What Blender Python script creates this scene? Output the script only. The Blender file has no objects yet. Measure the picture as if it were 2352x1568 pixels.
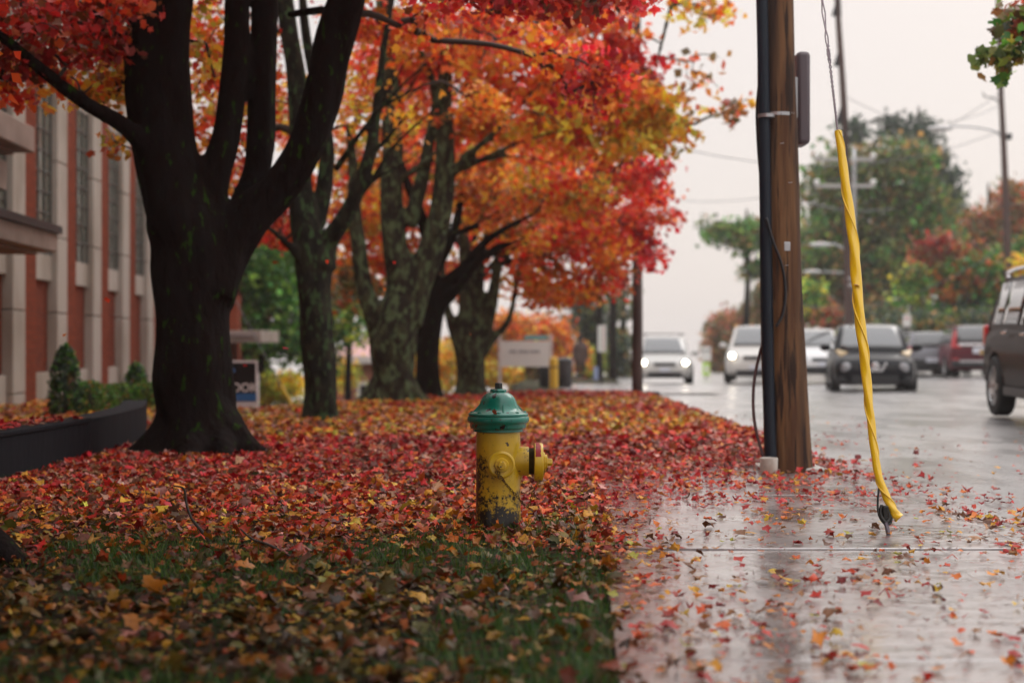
import bpy, bmesh, math, random
import numpy as np
from mathutils import Vector, Matrix, noise
random.seed(7); rng = np.random.default_rng(7)
R = math.radians
F = 3267.0; CH = 0.95            # focal length in photo-picture units, eye height
sc = bpy.context.scene
COL = sc.collection

# ------------------------------------------------------------------ camera, world, sun, exposure
cd = bpy.data.cameras.new("camera"); cam = bpy.data.objects.new("camera", cd); COL.objects.link(cam)
cam.location = (0, 0, CH); cam.rotation_euler = (R(90), 0, 0)
cd.sensor_width = 36; cd.lens = 50; cd.clip_start = 0.05; cd.clip_end = 2000
cd.dof.use_dof = True; cd.dof.focus_distance = 7.25; cd.dof.aperture_fstop = 1.5
sc.camera = cam
sc.view_settings.view_transform = 'Standard'; sc.view_settings.look = 'None'
sc.view_settings.exposure = 0.0; sc.view_settings.gamma = 1.0
sc.cycles.use_denoising = True
sc.cycles.max_bounces = 7; sc.cycles.diffuse_bounces = 3; sc.cycles.glossy_bounces = 3
sc.cycles.transmission_bounces = 3; sc.cycles.transparent_max_bounces = 6; sc.cycles.volume_bounces = 1
sc.cycles.sample_clamp_indirect = 4
W = bpy.data.worlds.new("World"); sc.world = W; W.use_nodes = True
nt = W.node_tree; nt.nodes.clear()
def N(t, **k):
    n = nt.nodes.new(t)
    for a, b in k.items(): setattr(n, a, b)
    return n
out = N('ShaderNodeOutputWorld'); add = N('ShaderNodeAddShader')
sky = N('ShaderNodeTexSky', sky_type='NISHITA', sun_disc=False)
sky.sun_elevation = R(38); sky.sun_rotation = R(25); sky.dust_density = 4.0
b1 = N('ShaderNodeBackground'); b1.inputs['Strength'].default_value = 0.012
nt.links.new(sky.outputs[0], b1.inputs[0])
tc = N('ShaderNodeTexCoord'); sep = N('ShaderNodeSeparateXYZ'); nt.links.new(tc.outputs['Generated'], sep.inputs[0])
ramp = N('ShaderNodeValToRGB'); nt.links.new(sep.outputs['Z'], ramp.inputs[0])
cr = ramp.color_ramp; cr.elements[0].position = 0.0; cr.elements[0].color = (.76, .70, .68, 1)
cr.elements[1].position = 1.0; cr.elements[1].color = (2.4, 2.36, 2.38, 1)
e = cr.elements.new(0.27); e.color = (.78, .72, .70, 1)
e = cr.elements.new(0.5); e.color = (1.25, 1.2, 1.18, 1)
b2 = N('ShaderNodeBackground'); b2.inputs['Strength'].default_value = 1.0
nt.links.new(ramp.outputs[0], b2.inputs[0])
nt.links.new(b1.outputs[0], add.inputs[0]); nt.links.new(b2.outputs[0], add.inputs[1])
nt.links.new(add.outputs[0], out.inputs[0])
sd = bpy.data.lights.new("sun", 'SUN'); sun = bpy.data.objects.new("sun", sd); COL.objects.link(sun)
sd.energy = 0.55; sd.angle = R(25); sd.color = (1, .95, .9)
sundir = Vector((math.sin(R(40)) * math.cos(R(42)), math.cos(R(40)) * math.cos(R(42)), math.sin(R(42))))
sun.rotation_euler = (-sundir).to_track_quat('-Z', 'Y').to_euler()

# ------------------------------------------------------------------ placing
def px(x, y, Y): return Vector(((x - 1176) / F * Y, Y, CH - (y - 784) / F * Y))
def sst(a, b, t):
    t = min(1, max(0, (t - a) / (b - a))); return t * t * (3 - 2 * t)
def edge_l(Y): return 2.38 + (0.0 if Y < 27 else 0.06 * (Y - 27))   # where the road begins
def xe(Y): return .11 + .047 * Y if Y < 11 else .627          # inner edge of the pavement
def gz(X, Y):
    z = 0.0
    d = Y - 21
    if d > 0: z -= 0.018 * (d * d / (d + 3))
    if Y > 90: z -= 0.02 * (Y - 90)
    if X > 6: z += 0.024 * (min(X, 30) - 6) * sst(20, 40, Y)
    # land falling away behind the verge, left
    ridge = -3.43 + 0.33 * (Y - 18.2)
    ridge = min(ridge, 0.4)
    wl = sst(0, 1.6, ridge - X) * sst(17, 19.5, Y)
    wt = sst(-0.235 * Y, -0.19 * Y, X) if Y < 32 else 1.0
    wt = max(wt, sst(29, 36, Y))
    z -= wl * wt * 1.75 * sst(16, 44, Y) * (1.35 if Y > 18 else 1)
    return z
def gp(x, Y, dz=0):
    X = (x - 1176) / F * Y
    return Vector((X, Y, gz(X, Y) + dz))

# ------------------------------------------------------------------ materials
def mat(name, col, rough=.6, metal=0., spec=.5, var=None, bump=None, coat=0., emis=None, attr=None, transl=0., stretch=None, roughvar=None, coatrough=.08):
    m = bpy.data.materials.new(name); m.use_nodes = True
    t = m.node_tree; p = t.nodes['Principled BSDF']; L = t.links.new
    p.inputs['Base Color'].default_value = (*col, 1); p.inputs['Roughness'].default_value = rough
    p.inputs['Metallic'].default_value = metal; p.inputs['Specular IOR Level'].default_value = spec
    p.inputs['Coat Weight'].default_value = coat; p.inputs['Coat Roughness'].default_value = coatrough
    co = t.nodes.new('ShaderNodeTexCoord'); vec = co.outputs['Object']
    if stretch:
        mp = t.nodes.new('ShaderNodeMapping'); mp.inputs['Scale'].default_value = stretch; L(vec, mp.inputs[0]); vec = mp.outputs[0]
    last = None
    if attr:
        a = t.nodes.new('ShaderNodeAttribute'); a.attribute_name = attr; last = a.outputs['Color']
    for v in (var or []):      # (colour, noise scale, detail, low, high)
        n = t.nodes.new('ShaderNodeTexNoise'); n.inputs['Scale'].default_value = v[1]; n.inputs['Detail'].default_value = v[2]
        L(vec, n.inputs['Vector'])
        r = t.nodes.new('ShaderNodeMapRange'); r.inputs['From Min'].default_value = v[3]; r.inputs['From Max'].default_value = v[4]
        L(n.outputs['Fac'], r.inputs['Value'])
        mx = t.nodes.new('ShaderNodeMix'); mx.data_type = 'RGBA'; mx.inputs['B'].default_value = (*v[0], 1)
        L(r.outputs[0], mx.inputs['Factor'])
        if last is None: mx.inputs['A'].default_value = (*col, 1)
        else: L(last, mx.inputs['A'])
        last = mx.outputs['Result']
    if last is not None: L(last, p.inputs['Base Color'])
    if bump:
        n = t.nodes.new('ShaderNodeTexNoise'); n.inputs['Scale'].default_value = bump[0]; n.inputs['Detail'].default_value = 6
        L(vec, n.inputs['Vector'])
        b = t.nodes.new('ShaderNodeBump'); b.inputs['Strength'].default_value = bump[1]; b.inputs['Distance'].default_value = bump[2] if len(bump) > 2 else .02
        L(n.outputs['Fac'], b.inputs['Height']); L(b.outputs[0], p.inputs['Normal'])
        if coat: L(b.outputs[0], p.inputs['Coat Normal'])
    if roughvar:               # (scale, low, high, rough a, rough b)
        n = t.nodes.new('ShaderNodeTexNoise'); n.inputs['Scale'].default_value = roughvar[0]; n.inputs['Detail'].default_value = 5
        L(vec, n.inputs['Vector'])
        r = t.nodes.new('ShaderNodeMapRange'); r.inputs['From Min'].default_value = roughvar[1]; r.inputs['From Max'].default_value = roughvar[2]
        r.inputs['To Min'].default_value = roughvar[3]; r.inputs['To Max'].default_value = roughvar[4]
        L(n.outputs['Fac'], r.inputs['Value']); L(r.outputs[0], p.inputs['Roughness'])
    if emis:
        p.inputs['Emission Color'].default_value = (*emis[0], 1); p.inputs['Emission Strength'].default_value = emis[1]
    if transl:
        tr = t.nodes.new('ShaderNodeBsdfTranslucent'); mx = t.nodes.new('ShaderNodeMixShader'); mx.inputs[0].default_value = transl
        if transl >= .45: mx = t.nodes.new('ShaderNodeAddShader')
        if last is not None: L(last, tr.inputs[0])
        else: tr.inputs[0].default_value = (*col, 1)
        o_ = 0 if transl >= .45 else 1
        L(p.outputs[0], mx.inputs[o_]); L(tr.outputs[0], mx.inputs[o_ + 1]); L(mx.outputs[0], t.nodes['Material Output'].inputs[0])
    return m

M = {}
M['leaf'] = mat('leaf', (.4, .1, .03), .5, attr='Col', transl=.5, spec=.35)
M['wetleaf'] = mat('wet_leaf', (.4, .1, .03), .45, attr='Col', transl=.12, spec=.22, var=[((.06, .02, .01), 60, 3, .55, .8)])
M['bark_dark'] = mat('bark_dark', (.012, .008, .007), .9, spec=.06, var=[((.013, .010, .010), 9, 5, .4, .6), ((.022, .055, .008), 16, 5, .62, .67)], bump=(11, 1, .05), stretch=(1, 1, .42))
M['bark_green'] = mat('bark_green', (.030, .028, .018), .85, spec=.15, var=[((.014, .012, .010), 8, 5, .38, .55), ((.05, .09, .035), 14, 6, .54, .64)], bump=(12, 1, .05), stretch=(1, 1, .5))
M['bark_lichen'] = mat('bark_lichen', (.055, .055, .032), .85, spec=.15, var=[((.025, .02, .015), 6, 5, .4, .55), ((.10, .14, .07), 11, 6, .50, .60)], bump=(10, 1, .06), stretch=(1, 1, .55))
M['twig'] = mat('twig', (.045, .036, .028), .8)
M['twig_green'] = mat('twig_lichen', (.10, .11, .065), .8, var=[((.04, .03, .02), 6, 3, .45, .6)])
M['soil'] = mat('lawn_soil', (.018, .014, .007), .9, spec=.2, var=[((.015, .035, .008), 1.6, 5, .42, .55), ((.06, .018, .008), 14, 6, .5, .62)], bump=(25, .8, .05))
M['grass'] = mat('grass', (.05, .13, .015), .5, attr='Col', transl=.3)
M['concrete'] = mat('wet_concrete', (.27, .23, .22), .4, spec=.8, coat=.9, coatrough=.22,
    var=[((.13, .105, .10), 1.3, 6, .42, .62), ((.26, .22, .20), 18, 5, .55, .75)], bump=(9, .34, .016), roughvar=(1.7, .42, .60, .14, .55))
M['asphalt'] = mat('wet_asphalt', (.21, .195, .19), .3, spec=.8, coat=1, coatrough=.3,
    var=[((.045, .04, .042), 1.1, 6, .4, .6), ((.11, .10, .10), 60, 3, .5, .7)], bump=(9, .2, .02), stretch=(1, .45, 1), roughvar=(1.4, .4, .6, .12, .42))
for k_ in ('concrete', 'asphalt'):
    q_ = M[k_].node_tree.nodes['Principled BSDF']; q_.inputs['Coat IOR'].default_value = 2.3; q_.inputs['IOR'].default_value = 1.6
M['groove'] = mat('joint_dirt', (.03, .025, .022), .7)
M['stone_wall'] = mat('dark_wall_concrete', (.014, .015, .020), .8, spec=.15, var=[((.014, .014, .018), 3, 6, .4, .6)], bump=(12, .5, .02), stretch=(1, 1, .35))
M['brick'] = None
def brick_mat(name, c1, c2, mortar):
    m = bpy.data.materials.new(name); m.use_nodes = True; t = m.node_tree; p = t.nodes['Principled BSDF']
    co = t.nodes.new('ShaderNodeTexCoord'); s = t.nodes.new('ShaderNodeSeparateXYZ'); c = t.nodes.new('ShaderNodeCombineXYZ'); ad = t.nodes.new('ShaderNodeMath')
    t.links.new(co.outputs['Object'], s.inputs[0]); t.links.new(s.outputs['X'], ad.inputs[0]); t.links.new(s.outputs['Y'], ad.inputs[1])
    t.links.new(ad.outputs[0], c.inputs[0]); t.links.new(s.outputs['Z'], c.inputs[1])
    b = t.nodes.new('ShaderNodeTexBrick'); b.inputs['Scale'].default_value = 1; b.inputs['Brick Width'].default_value = .21
    b.inputs['Row Height'].default_value = .07; b.inputs['Mortar Size'].default_value = .006
    b.inputs['Color1'].default_value = (*c1, 1); b.inputs['Color2'].default_value = (*c2, 1); b.inputs['Mortar'].default_value = (*mortar, 1)
    t.links.new(c.outputs[0], b.inputs['Vector']); t.links.new(b.outputs[0], p.inputs['Base Color']); p.inputs['Roughness'].default_value = .9; p.inputs['Specular IOR Level'].default_value = .15
    return m
M['brick'] = brick_mat('brick', (.23, .045, .018), (.17, .032, .013), (.12, .05, .03))
M['brick_low'] = brick_mat('brick_infill', (.20, .045, .022), (.15, .033, .018), (.10, .05, .035))
M['cream'] = mat('cream_concrete', (.42, .38, .33), .8, spec=.2, var=[((.32, .28, .23), 1.2, 6, .45, .65), ((.2, .16, .11), .7, 5, .62, .8)], stretch=(1, 1, .5))
M['canopy'] = mat('canopy_concrete', (.33, .26, .22), .7, var=[((.22, .17, .14), 1.5, 5, .4, .65)])
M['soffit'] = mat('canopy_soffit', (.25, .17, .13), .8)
M['metal_dark'] = mat('dark_metal', (.04, .04, .045), .45, .6)
M['metal_edge'] = mat('pale_metal_edge', (.55, .53, .52), .3, .7)
M['winglass'] = mat('window_glass', (.13, .14, .11), .12, spec=.8, var=[((.20, .20, .16), 2.2, 3, .4, .6)])
M['mullion'] = mat('mullion', (.10, .10, .09), .5)
M['doorglass'] = mat('door_glass', (.012, .010, .010), .15)

# ------------------------------------------------------------------ objects and meshes
def tag(o, label=None, cat=None, group=None, kind=None):
    if label: o['label'] = label
    if cat: o['category'] = cat
    if group: o['group'] = group
    if kind: o['kind'] = kind
    return o
def empty(name, loc=(0, 0, 0), label=None, cat=None, rz=0, group=None):
    o = bpy.data.objects.new(name, None); COL.objects.link(o); o.location = loc; o.rotation_euler = (0, 0, rz)
    o.empty_display_size = .1
    return tag(o, label, cat, group)
class MB:
    def __init__(s): s.v = []; s.f = []; s.c = []
    def add(s, vs, fs):
        b = len(s.v); s.v += [tuple(p) for p in vs]; s.f += [[b + i for i in f] for f in fs]
    def box(s, c, d, rz=0, rot=None):
        m = rot or Matrix.Rotation(rz, 3, 'Z'); c = Vector(c)
        P = [c + m @ Vector((x * d[0] / 2, y * d[1] / 2, z * d[2] / 2)) for x in (-1, 1) for y in (-1, 1) for z in (-1, 1)]
        s.add(P, [(0, 1, 3, 2), (4, 6, 7, 5), (0, 4, 5, 1), (2, 3, 7, 6), (0, 2, 6, 4), (1, 5, 7, 3)])
    def tube(s, pts, rad, n=8, cap=True, wob=0., seed=0, prof=None):
        pts = [Vector(p) for p in pts]; k = len(pts)
        if not hasattr(rad, '__len__'): rad = [rad] * k
        up = None; rings = []
        for i in range(k):
            t = (pts[min(i + 1, k - 1)] - pts[max(i - 1, 0)])
            if t.length < 1e-9: t = Vector((0, 0, 1))
            t.normalize()
            if up is None:
                up = t.orthogonal().normalized() if abs(t.x) > .99 else (Vector((1, 0, 0)) - t * t.x).normalized()
            else:
                up = (up - t * up.dot(t)).normalized()
            sd = t.cross(up); ring = []
            for j in range(n):
                a = 2 * math.pi * j / n; r = rad[i]
                if wob: r *= 1 + wob * noise.noise(Vector((math.cos(a) * 1.6 + seed, math.sin(a) * 1.6, i * .12 + seed * 3)))
                if prof: r *= prof(a, i / (k - 1))
                ring.append(pts[i] + (up * math.cos(a) + sd * math.sin(a)) * r)
            rings.append(ring)
        vs = [p for r in rings for p in r]; fs = []
        for i in range(k - 1):
            for j in range(n):
                fs.append((i * n + j, i * n + (j + 1) % n, (i + 1) * n + (j + 1) % n, (i + 1) * n + j))
        if cap: fs.append(tuple(range(n))[::-1]); fs.append(tuple((k - 1) * n + j for j in range(n)))
        s.add(vs, fs)
    def lathe(s, prof, n=32, origin=(0, 0, 0), rot=None):
        m = rot or Matrix.Identity(3); o = Vector(origin)
        vs = []; fs = []; k = len(prof)
        for r, z in prof:
            for j in range(n):
                a = 2 * math.pi * j / n; vs.append(o + m @ Vector((r * math.cos(a), r * math.sin(a), z)))
        for i in range(k - 1):
            for j in range(n): fs.append((i * n + j, i * n + (j + 1) % n, (i + 1) * n + (j + 1) % n, (i + 1) * n + j))
        fs.append(tuple(range(n))[::-1]); fs.append(tuple((k - 1) * n + j for j in range(n)))
        s.add(vs, fs)
    def ball(s, c, r, n=10, m=6):
        if not hasattr(r, '__len__'): r = (r, r, r)
        c = Vector(c); vs = [c + Vector((0, 0, -r[2]))]; fs = []
        for i in range(1, m):
            p = math.pi * i / m
            for j in range(n):
                a = 2 * math.pi * j / n; vs.append(c + Vector((r[0] * math.sin(p) * math.cos(a), r[1] * math.sin(p) * math.sin(a), -r[2] * math.cos(p))))
        vs.append(c + Vector((0, 0, r[2]))); L = len(vs) - 1
        for j in range(n):
            fs.append((0, 1 + (j + 1) % n, 1 + j)); fs.append((L, L - n + j, L - n + (j + 1) % n))
            for i in range(m - 2): a = 1 + i * n; fs.append((a + j, a + (j + 1) % n, a + n + (j + 1) % n, a + n + j))
        s.add(vs, fs)
    def prism(s, poly, a, b):
        """poly of 3-D points, extruded from offset a to offset b (vectors)"""
        a = Vector(a); b = Vector(b); k = len(poly); P = [Vector(p) + a for p in poly] + [Vector(p) + b for p in poly]
        s.add(P, [tuple(range(k))[::-1], tuple(range(k, 2 * k))] + [(i, (i + 1) % k, k + (i + 1) % k, k + i) for i in range(k)])
    def build(s, name, m, parent=None, smooth=True, ang=40, bevel=0, remesh=0):
        me = bpy.data.meshes.new(name); me.from_pydata(s.v, [], s.f); me.validate()
        bm = bmesh.new(); bm.from_mesh(me); bmesh.ops.recalc_face_normals(bm, faces=bm.faces); bm.to_mesh(me); bm.free()
        me.materials.append(m)
        o = bpy.data.objects.new(name, me); COL.objects.link(o)
        if parent: o.parent = parent
        if bevel:
            b = o.modifiers.new('b', 'BEVEL'); b.width = bevel; b.segments = 2; b.limit_method = 'ANGLE'
        if remesh:
            r = o.modifiers.new('r', 'REMESH'); r.mode = 'VOXEL'; r.voxel_size = remesh; r.use_smooth_shade = True
            k = o.modifiers.new('s', 'SMOOTH'); k.iterations = 4
        if smooth:
            me.shade_smooth()
            if not remesh and ang: me.set_sharp_from_angle(angle=R(ang))
        return o
def catmull(P, n=6):
    P = [Vector(p) for p in P]
    if len(P) < 3: return [P[0].lerp(P[-1], i / n) for i in range(n + 1)]
    Q = [P[0] * 2 - P[1]] + P + [P[-1] * 2 - P[-2]]; o = []
    for i in range(1, len(Q) - 2):
        a, b, c, d = Q[i - 1:i + 3]
        for k in range(n):
            t = k / n
            o.append(.5 * ((2 * b) + (c - a) * t + (2 * a - 5 * b + 4 * c - d) * t * t + (3 * b - a - 3 * c + d) * t ** 3))
    o.append(P[-1]); return o
def np_mesh(name, V, Fc, m, cols=None, parent=None):
    """V (n,3), Fc (m,3) triangles, cols (n,3)"""
    me = bpy.data.meshes.new(name); n = len(V); k = len(Fc)
    me.vertices.add(n); me.vertices.foreach_set('co', np.ascontiguousarray(V, dtype=np.float32).ravel())
    me.loops.add(k * 3); me.loops.foreach_set('vertex_index', np.ascontiguousarray(Fc, dtype=np.int32).ravel())
    me.polygons.add(k); me.polygons.foreach_set('loop_start', np.arange(0, 3 * k, 3, dtype=np.int32))
    me.update(calc_edges=True); me.validate()
    if cols is not None:
        a = me.color_attributes.new('Col', 'FLOAT_COLOR', 'POINT')
        a.data.foreach_set('color', np.c_[cols, np.ones(n)].astype(np.float32).ravel())
    me.materials.append(m); o = bpy.data.objects.new(name, me); COL.objects.link(o)
    if parent: o.parent = parent
    return o
# leaf outlines
half = [(0, 1.0), (.22, .60), (.40, .66), (.80, .48), (.56, .16), (.66, -.20), (.26, -.26)]
MAPLE = np.array([(0, .1)] + half + [(0, -.36)] + [(-a, b) for a, b in half[:0:-1]])
MAPLE_F = np.array([(0, i, i + 1 if i < len(MAPLE) - 1 else 1) for i in range(1, len(MAPLE))])
KITE = np.array([(0, -.3), (.55, .25), (0, .9), (-.55, .25)]); KITE_F = np.array([(0, 1, 2), (0, 2, 3)])
def rotmats(n, flat=None):
    """random rotations; flat = spread of tilt from lying flat (radians)"""
    yaw = rng.uniform(0, 2 * np.pi, n)
    if flat is None:
        q = rng.normal(size=(n, 4)); q /= np.linalg.norm(q, axis=1)[:, None]
        w, x, y, z = q.T
        return np.stack([1 - 2 * (y * y + z * z), 2 * (x * y - z * w), 2 * (x * z + y * w), 2 * (x * y + z * w), 1 - 2 * (x * x + z * z), 2 * (y * z - x * w),
                         2 * (x * z - y * w), 2 * (y * z + x * w), 1 - 2 * (x * x + y * y)], 1).reshape(n, 3, 3)
    a = rng.normal(0, 1, n) * flat; b = rng.uniform(0, 2 * np.pi, n)
    k = np.stack([np.cos(b), np.sin(b), np.zeros(n)], 1); c = np.cos(a); s = np.sin(a)
    K = np.zeros((n, 3, 3)); K[:, 0, 1] = -k[:, 2]; K[:, 0, 2] = k[:, 1]; K[:, 1, 0] = k[:, 2]; K[:, 1, 2] = -k[:, 0]; K[:, 2, 0] = -k[:, 1]; K[:, 2, 1] = k[:, 0]
    T = np.eye(3)[None] + s[:, None, None] * K + (1 - c)[:, None, None] * (K @ K)
    Z = np.zeros((n, 3, 3)); Z[:, 0, 0] = np.cos(yaw); Z[:, 0, 1] = -np.sin(yaw); Z[:, 1, 0] = np.sin(yaw); Z[:, 1, 1] = np.cos(yaw); Z[:, 2, 2] = 1
    return T @ Z
def leaves(name, P, size, cols, m, maple=True, flat=None, curl=.35, parent=None):
    n = len(P); T = MAPLE if maple else KITE; FF = MAPLE_F if maple else KITE_F; k = len(T)
    x = np.broadcast_to(T[:, 0], (n, k)); y = np.broadcast_to(T[:, 1], (n, k))
    fold = rng.normal(0, curl, (n, 1)); bend = rng.normal(0, curl, (n, 1)); tw = rng.normal(0, curl * .6, (n, 1))
    z = fold * np.abs(x) + bend * (y - .3) ** 2 + tw * x * y
    x = x * rng.uniform(.7, 1.15, (n, 1)) + rng.normal(0, .07, (n, k)); y = y + rng.normal(0, .07, (n, k)) + rng.normal(0, .18, (n, 1)) * x
    L = np.stack([x, y, z], 2) * np.asarray(size).reshape(-1, 1, 1)
    V = np.einsum('nij,nkj->nki', rotmats(n, flat), L) + np.asarray(P)[:, None, :]
    if flat is not None:    # rest on the ground, not in it
        V[:, :, 2] += np.maximum(0, np.asarray(P)[:, 2] + .002 - V[:, :, 2].min(1))[:, None] * .8
    Fc = (FF[None] + (np.arange(n) * k)[:, None, None]).reshape(-1, 3)
    C = np.repeat(np.asarray(cols) * (.60 if m is M['leaf'] else 1), k, axis=0)
    return np_mesh(name, V.reshape(-1, 3), Fc, m, C, parent)
# colours of leaves (real ones)
PAL = {
 'crimson': [(.50, .012, .025), (.62, .03, .03), (.36, .008, .02), (.70, .08, .05)],
 'red':     [(.62, .035, .018), (.70, .07, .02), (.45, .018, .016), (.72, .14, .03)],
 'orange':  [(.78, .19, .02), (.80, .28, .03), (.70, .10, .02), (.75, .36, .04)],
 'yellow':  [(.80, .42, .03), (.75, .50, .05), (.80, .28, .02), (.45, .42, .05)],
 'rust':    [(.45, .12, .02), (.55, .20, .03), (.22, .17, .03), (.60, .10, .03)],
 'darkred': [(.22, .012, .012), (.35, .03, .015), (.16, .05, .012), (.45, .02, .02)],
 'green':   [(.05, .19, .03), (.10, .27, .04), (.035, .12, .02), (.18, .30, .04)],
 'olive':   [(.10, .13, .03), (.16, .17, .04), (.06, .09, .025), (.28, .15, .04)],
 'lime':    [(.45, .48, .04), (.30, .38, .04), (.65, .50, .05), (.16, .28, .03)],
 'spruce':  [(.03, .06, .035), (.05, .08, .045), (.02, .045, .03), (.07, .10, .06)],
 'brown':   [(.28, .13, .06), (.38, .18, .07), (.16, .07, .04), (.50, .26, .13)],
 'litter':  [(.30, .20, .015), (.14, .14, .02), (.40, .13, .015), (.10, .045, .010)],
 'rusty':   [(.34, .14, .05), (.42, .19, .06), (.18, .13, .05), (.48, .10, .06)],
}
def pick(names, n, jit=.18):
    pool = np.array([c for k in names for c in PAL[k]]); c = pool[rng.integers(0, len(pool), n)]
    return np.clip(c * rng.lognormal(0, jit, (n, 1)), 0, .85)

# ------------------------------------------------------------------ trees
def make_tree(name, label, limbs, blobs, bark, twigm, cat='tree', maple=False, leaf=.1, remesh=0, group=None, seg=12, twig=1.0, base=None, clear=0):
    b0 = limbs[0][0]; root = empty(name, px(b0[0], b0[1], b0[2]) if base is None else base, label, cat, group=group)
    off = Vector(root.location)
    def child(o): o.parent = root; o.matrix_parent_inverse = Matrix.Translation(-off); return o
    mb = MB(); nodes = []; nr = []
    for li, L in enumerate(limbs):
        pr = [Vector((*px(a[0], a[1], a[2]),)) for a in L]; rr = [a[3] / F * a[2] for a in L]
        pts = catmull(pr, 7); n = len(pts)
        rad = [float(np.interp(i / (n - 1) * (len(L) - 1), range(len(L)), rr)) for i in range(n)]
        w = .02 if remesh else .0
        mb.tube(pts, rad, seg, wob=.22, seed=li * 1.7)
        for p, r in zip(pts, rad):
            nodes.append(p); nr.append(r)
    trunk = child(mb.build('trunk', bark, smooth=True, ang=0, remesh=remesh))
    # clusters of leaves, joined to the limbs by twigs
    cl = []; meta = []
    for B in blobs:
        x, y, Y, rx, ry, rz, n, pal, per, sp = B
        c = px(x, y, Y); s = Y / F
        for _ in range(n):
            d = Vector((random.gauss(0, 1), random.gauss(0, 1), random.gauss(0, 1))); d.normalize(); d *= random.random() ** .42
            q = c + Vector((d.x * rx * s, d.y * rz, d.z * ry * s)); cl.append(q); meta.append((pal, per, sp))
    nodes = np.array([tuple(p) for p in nodes]); base_n = len(nodes)
    if cl:
        C = np.array([tuple(p) for p in cl])
        d0 = np.array([np.min(np.linalg.norm(nodes - c, axis=1)) for c in C]); order = np.argsort(d0)
        allp = np.zeros((base_n + 2 * len(C), 3)); allp[:base_n] = nodes; par = [-1] * base_n; cnt = base_n
        for i in order:
            d = np.linalg.norm(allp[:cnt] - C[i], axis=1); d[:base_n] *= .8
            # climb outward: prefer parents lower than the cluster
            d = d + .25 * np.maximum(0, allp[:cnt, 2] - C[i, 2]); j = int(np.argmin(d)); a = allp[j]
            mid = (a + C[i]) / 2 + rng.normal(0, .06, 3) * np.linalg.norm(C[i] - a) + np.array([0, 0, .08]) * np.linalg.norm(C[i] - a)
            allp[cnt] = mid; par.append(j); allp[cnt + 1] = C[i]; par.append(cnt); cnt += 2
        load = np.zeros(cnt); load[base_n + 1::2] = 1
        for i in range(cnt - 1, base_n - 1, -1): load[par[i]] += load[i]
        tb = MB()
        rad = .0048 * twig * np.power(np.maximum(load, 1), .55)
        for i in range(base_n, cnt, 2):
            j = par[i]; r0 = min(rad[i] * 1.1, nr[j] * .8) if j < base_n else min(rad[j], rad[i] * 1.2)
            tb.tube(catmull([allp[j], allp[i], allp[i + 1]], 3), list(np.linspace(r0, rad[i + 1] * .8, 7)), 5, cap=False)
        tag(child(tb.build('twigs', twigm, smooth=True, ang=0)), kind='stuff')
        P = []; Cc = []
        for q, (pal, per, sp) in zip(cl, meta):
            n = max(3, int(per * random.uniform(.5, 1.5)))
            o = rng.normal(0, sp * .85, (n, 3)); o[:, 2] *= .6
            o[:, 2] -= .1 * sp
            P.append(np.array(q)[None] + o)
            pr = pal if isinstance(pal, (list, tuple)) else [pal]
            pk = [random.choice(pr)] if random.random() < .75 else pr
            Cc.append(pick(pk, n, .25) * random.lognormvariate(0, .3))
        P = np.concatenate(P); Cc = np.clip(np.concatenate(Cc), 0, .85)
        if clear: kk = P[:, 2] > clear + .26 * np.maximum(P[:, 1], 0); P = P[kk]; Cc = Cc[kk]
        child(leaves('crown', P, leaf * rng.uniform(.6, 1.15, len(P)), Cc, M['leaf'], maple=maple, curl=.3))
    return root

HERO = True
# big dark tree, left (12.1 m away)
A = 12.1
limbs1 = [
 [(455, 1062, A, 150), (452, 1020, A, 112), (447, 950, A, 90), (443, 850, A, 84), (440, 720, A, 86), (432, 610, A, 92), (425, 520, A, 92), (400, 430, A, 78), (370, 300, A, 74), (362, 150, A, 76), (362, 0, A, 78), (352, -220, A, 62), (330, -500, A, 45), (280, -800, A, 25)],
 [(470, 640, A, 60), (478, 520, A + .05, 50), (488, 420, A + .1, 42), (520, 300, A + .2, 33), (540, 150, A + .3, 30), (545, 0, A + .4, 30), (560, -250, A + .6, 24), (600, -600, A + .8, 12)],
 [(478, 680, A, 70), (520, 575, A + .1, 58), (568, 500, A + .1, 52), (640, 430, A + .1, 44), (700, 340, A, 42), (740, 220, A, 44), (765, 110, A, 45), (795, 0, A - .1, 42), (860, -220, A - .3, 32), (980, -450, A - .6, 20), (1150, -600, A - 1, 10)],
 [(560, 480, A + .3, 36), (590, 390, A + .4, 32), (598, 300, A + .45, 32), (603, 180, A + .5, 32), (607, 0, A + .6, 30), (620, -260, A + .7, 22), (680, -560, A + .8, 12)],
 [(385, 395, A - .1, 46), (335, 335, A - .2, 27), (285, 290, A - .4, 20), (200, 240, A - .7, 17), (120, 180, A - 1, 16), (60, 130, A - 1.2, 15), (0, 82, A - 1.5, 13), (-120, 0, A - 1.8, 10), (-300, -150, A - 2.4, 6)],
 [(330, 190, A - .1, 40), (300, 110, A - .1, 24), (250, 70, A - .3, 19), (200, 30, A - .5, 17), (150, 0, A - .7, 15), (60, -60, A - 1.2, 12), (-80, -150, A - 1.6, 8)],
 [(660, 35, A + .3, 10), (700, 28, A + .2, 11), (745, 22, A, 10)],
 # roots
 [(425, 960, A, 66), (375, 1015, A - .1, 46), (325, 1042, A - .15, 30), (270, 1062, A - .2, 12)],
 [(480, 960, A, 66), (535, 1010, A - .1, 46), (580, 1038, A - .15, 28), (635, 1056, A - .2, 10)],
 [(450, 1000, A - .1, 55), (440, 1050, A - .5, 34), (430, 1075, A - .7, 12)],
 [(490, 1000, A - .1, 50), (520, 1050, A - .5, 26), (545, 1072, A - .7, 8)],
]
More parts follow.
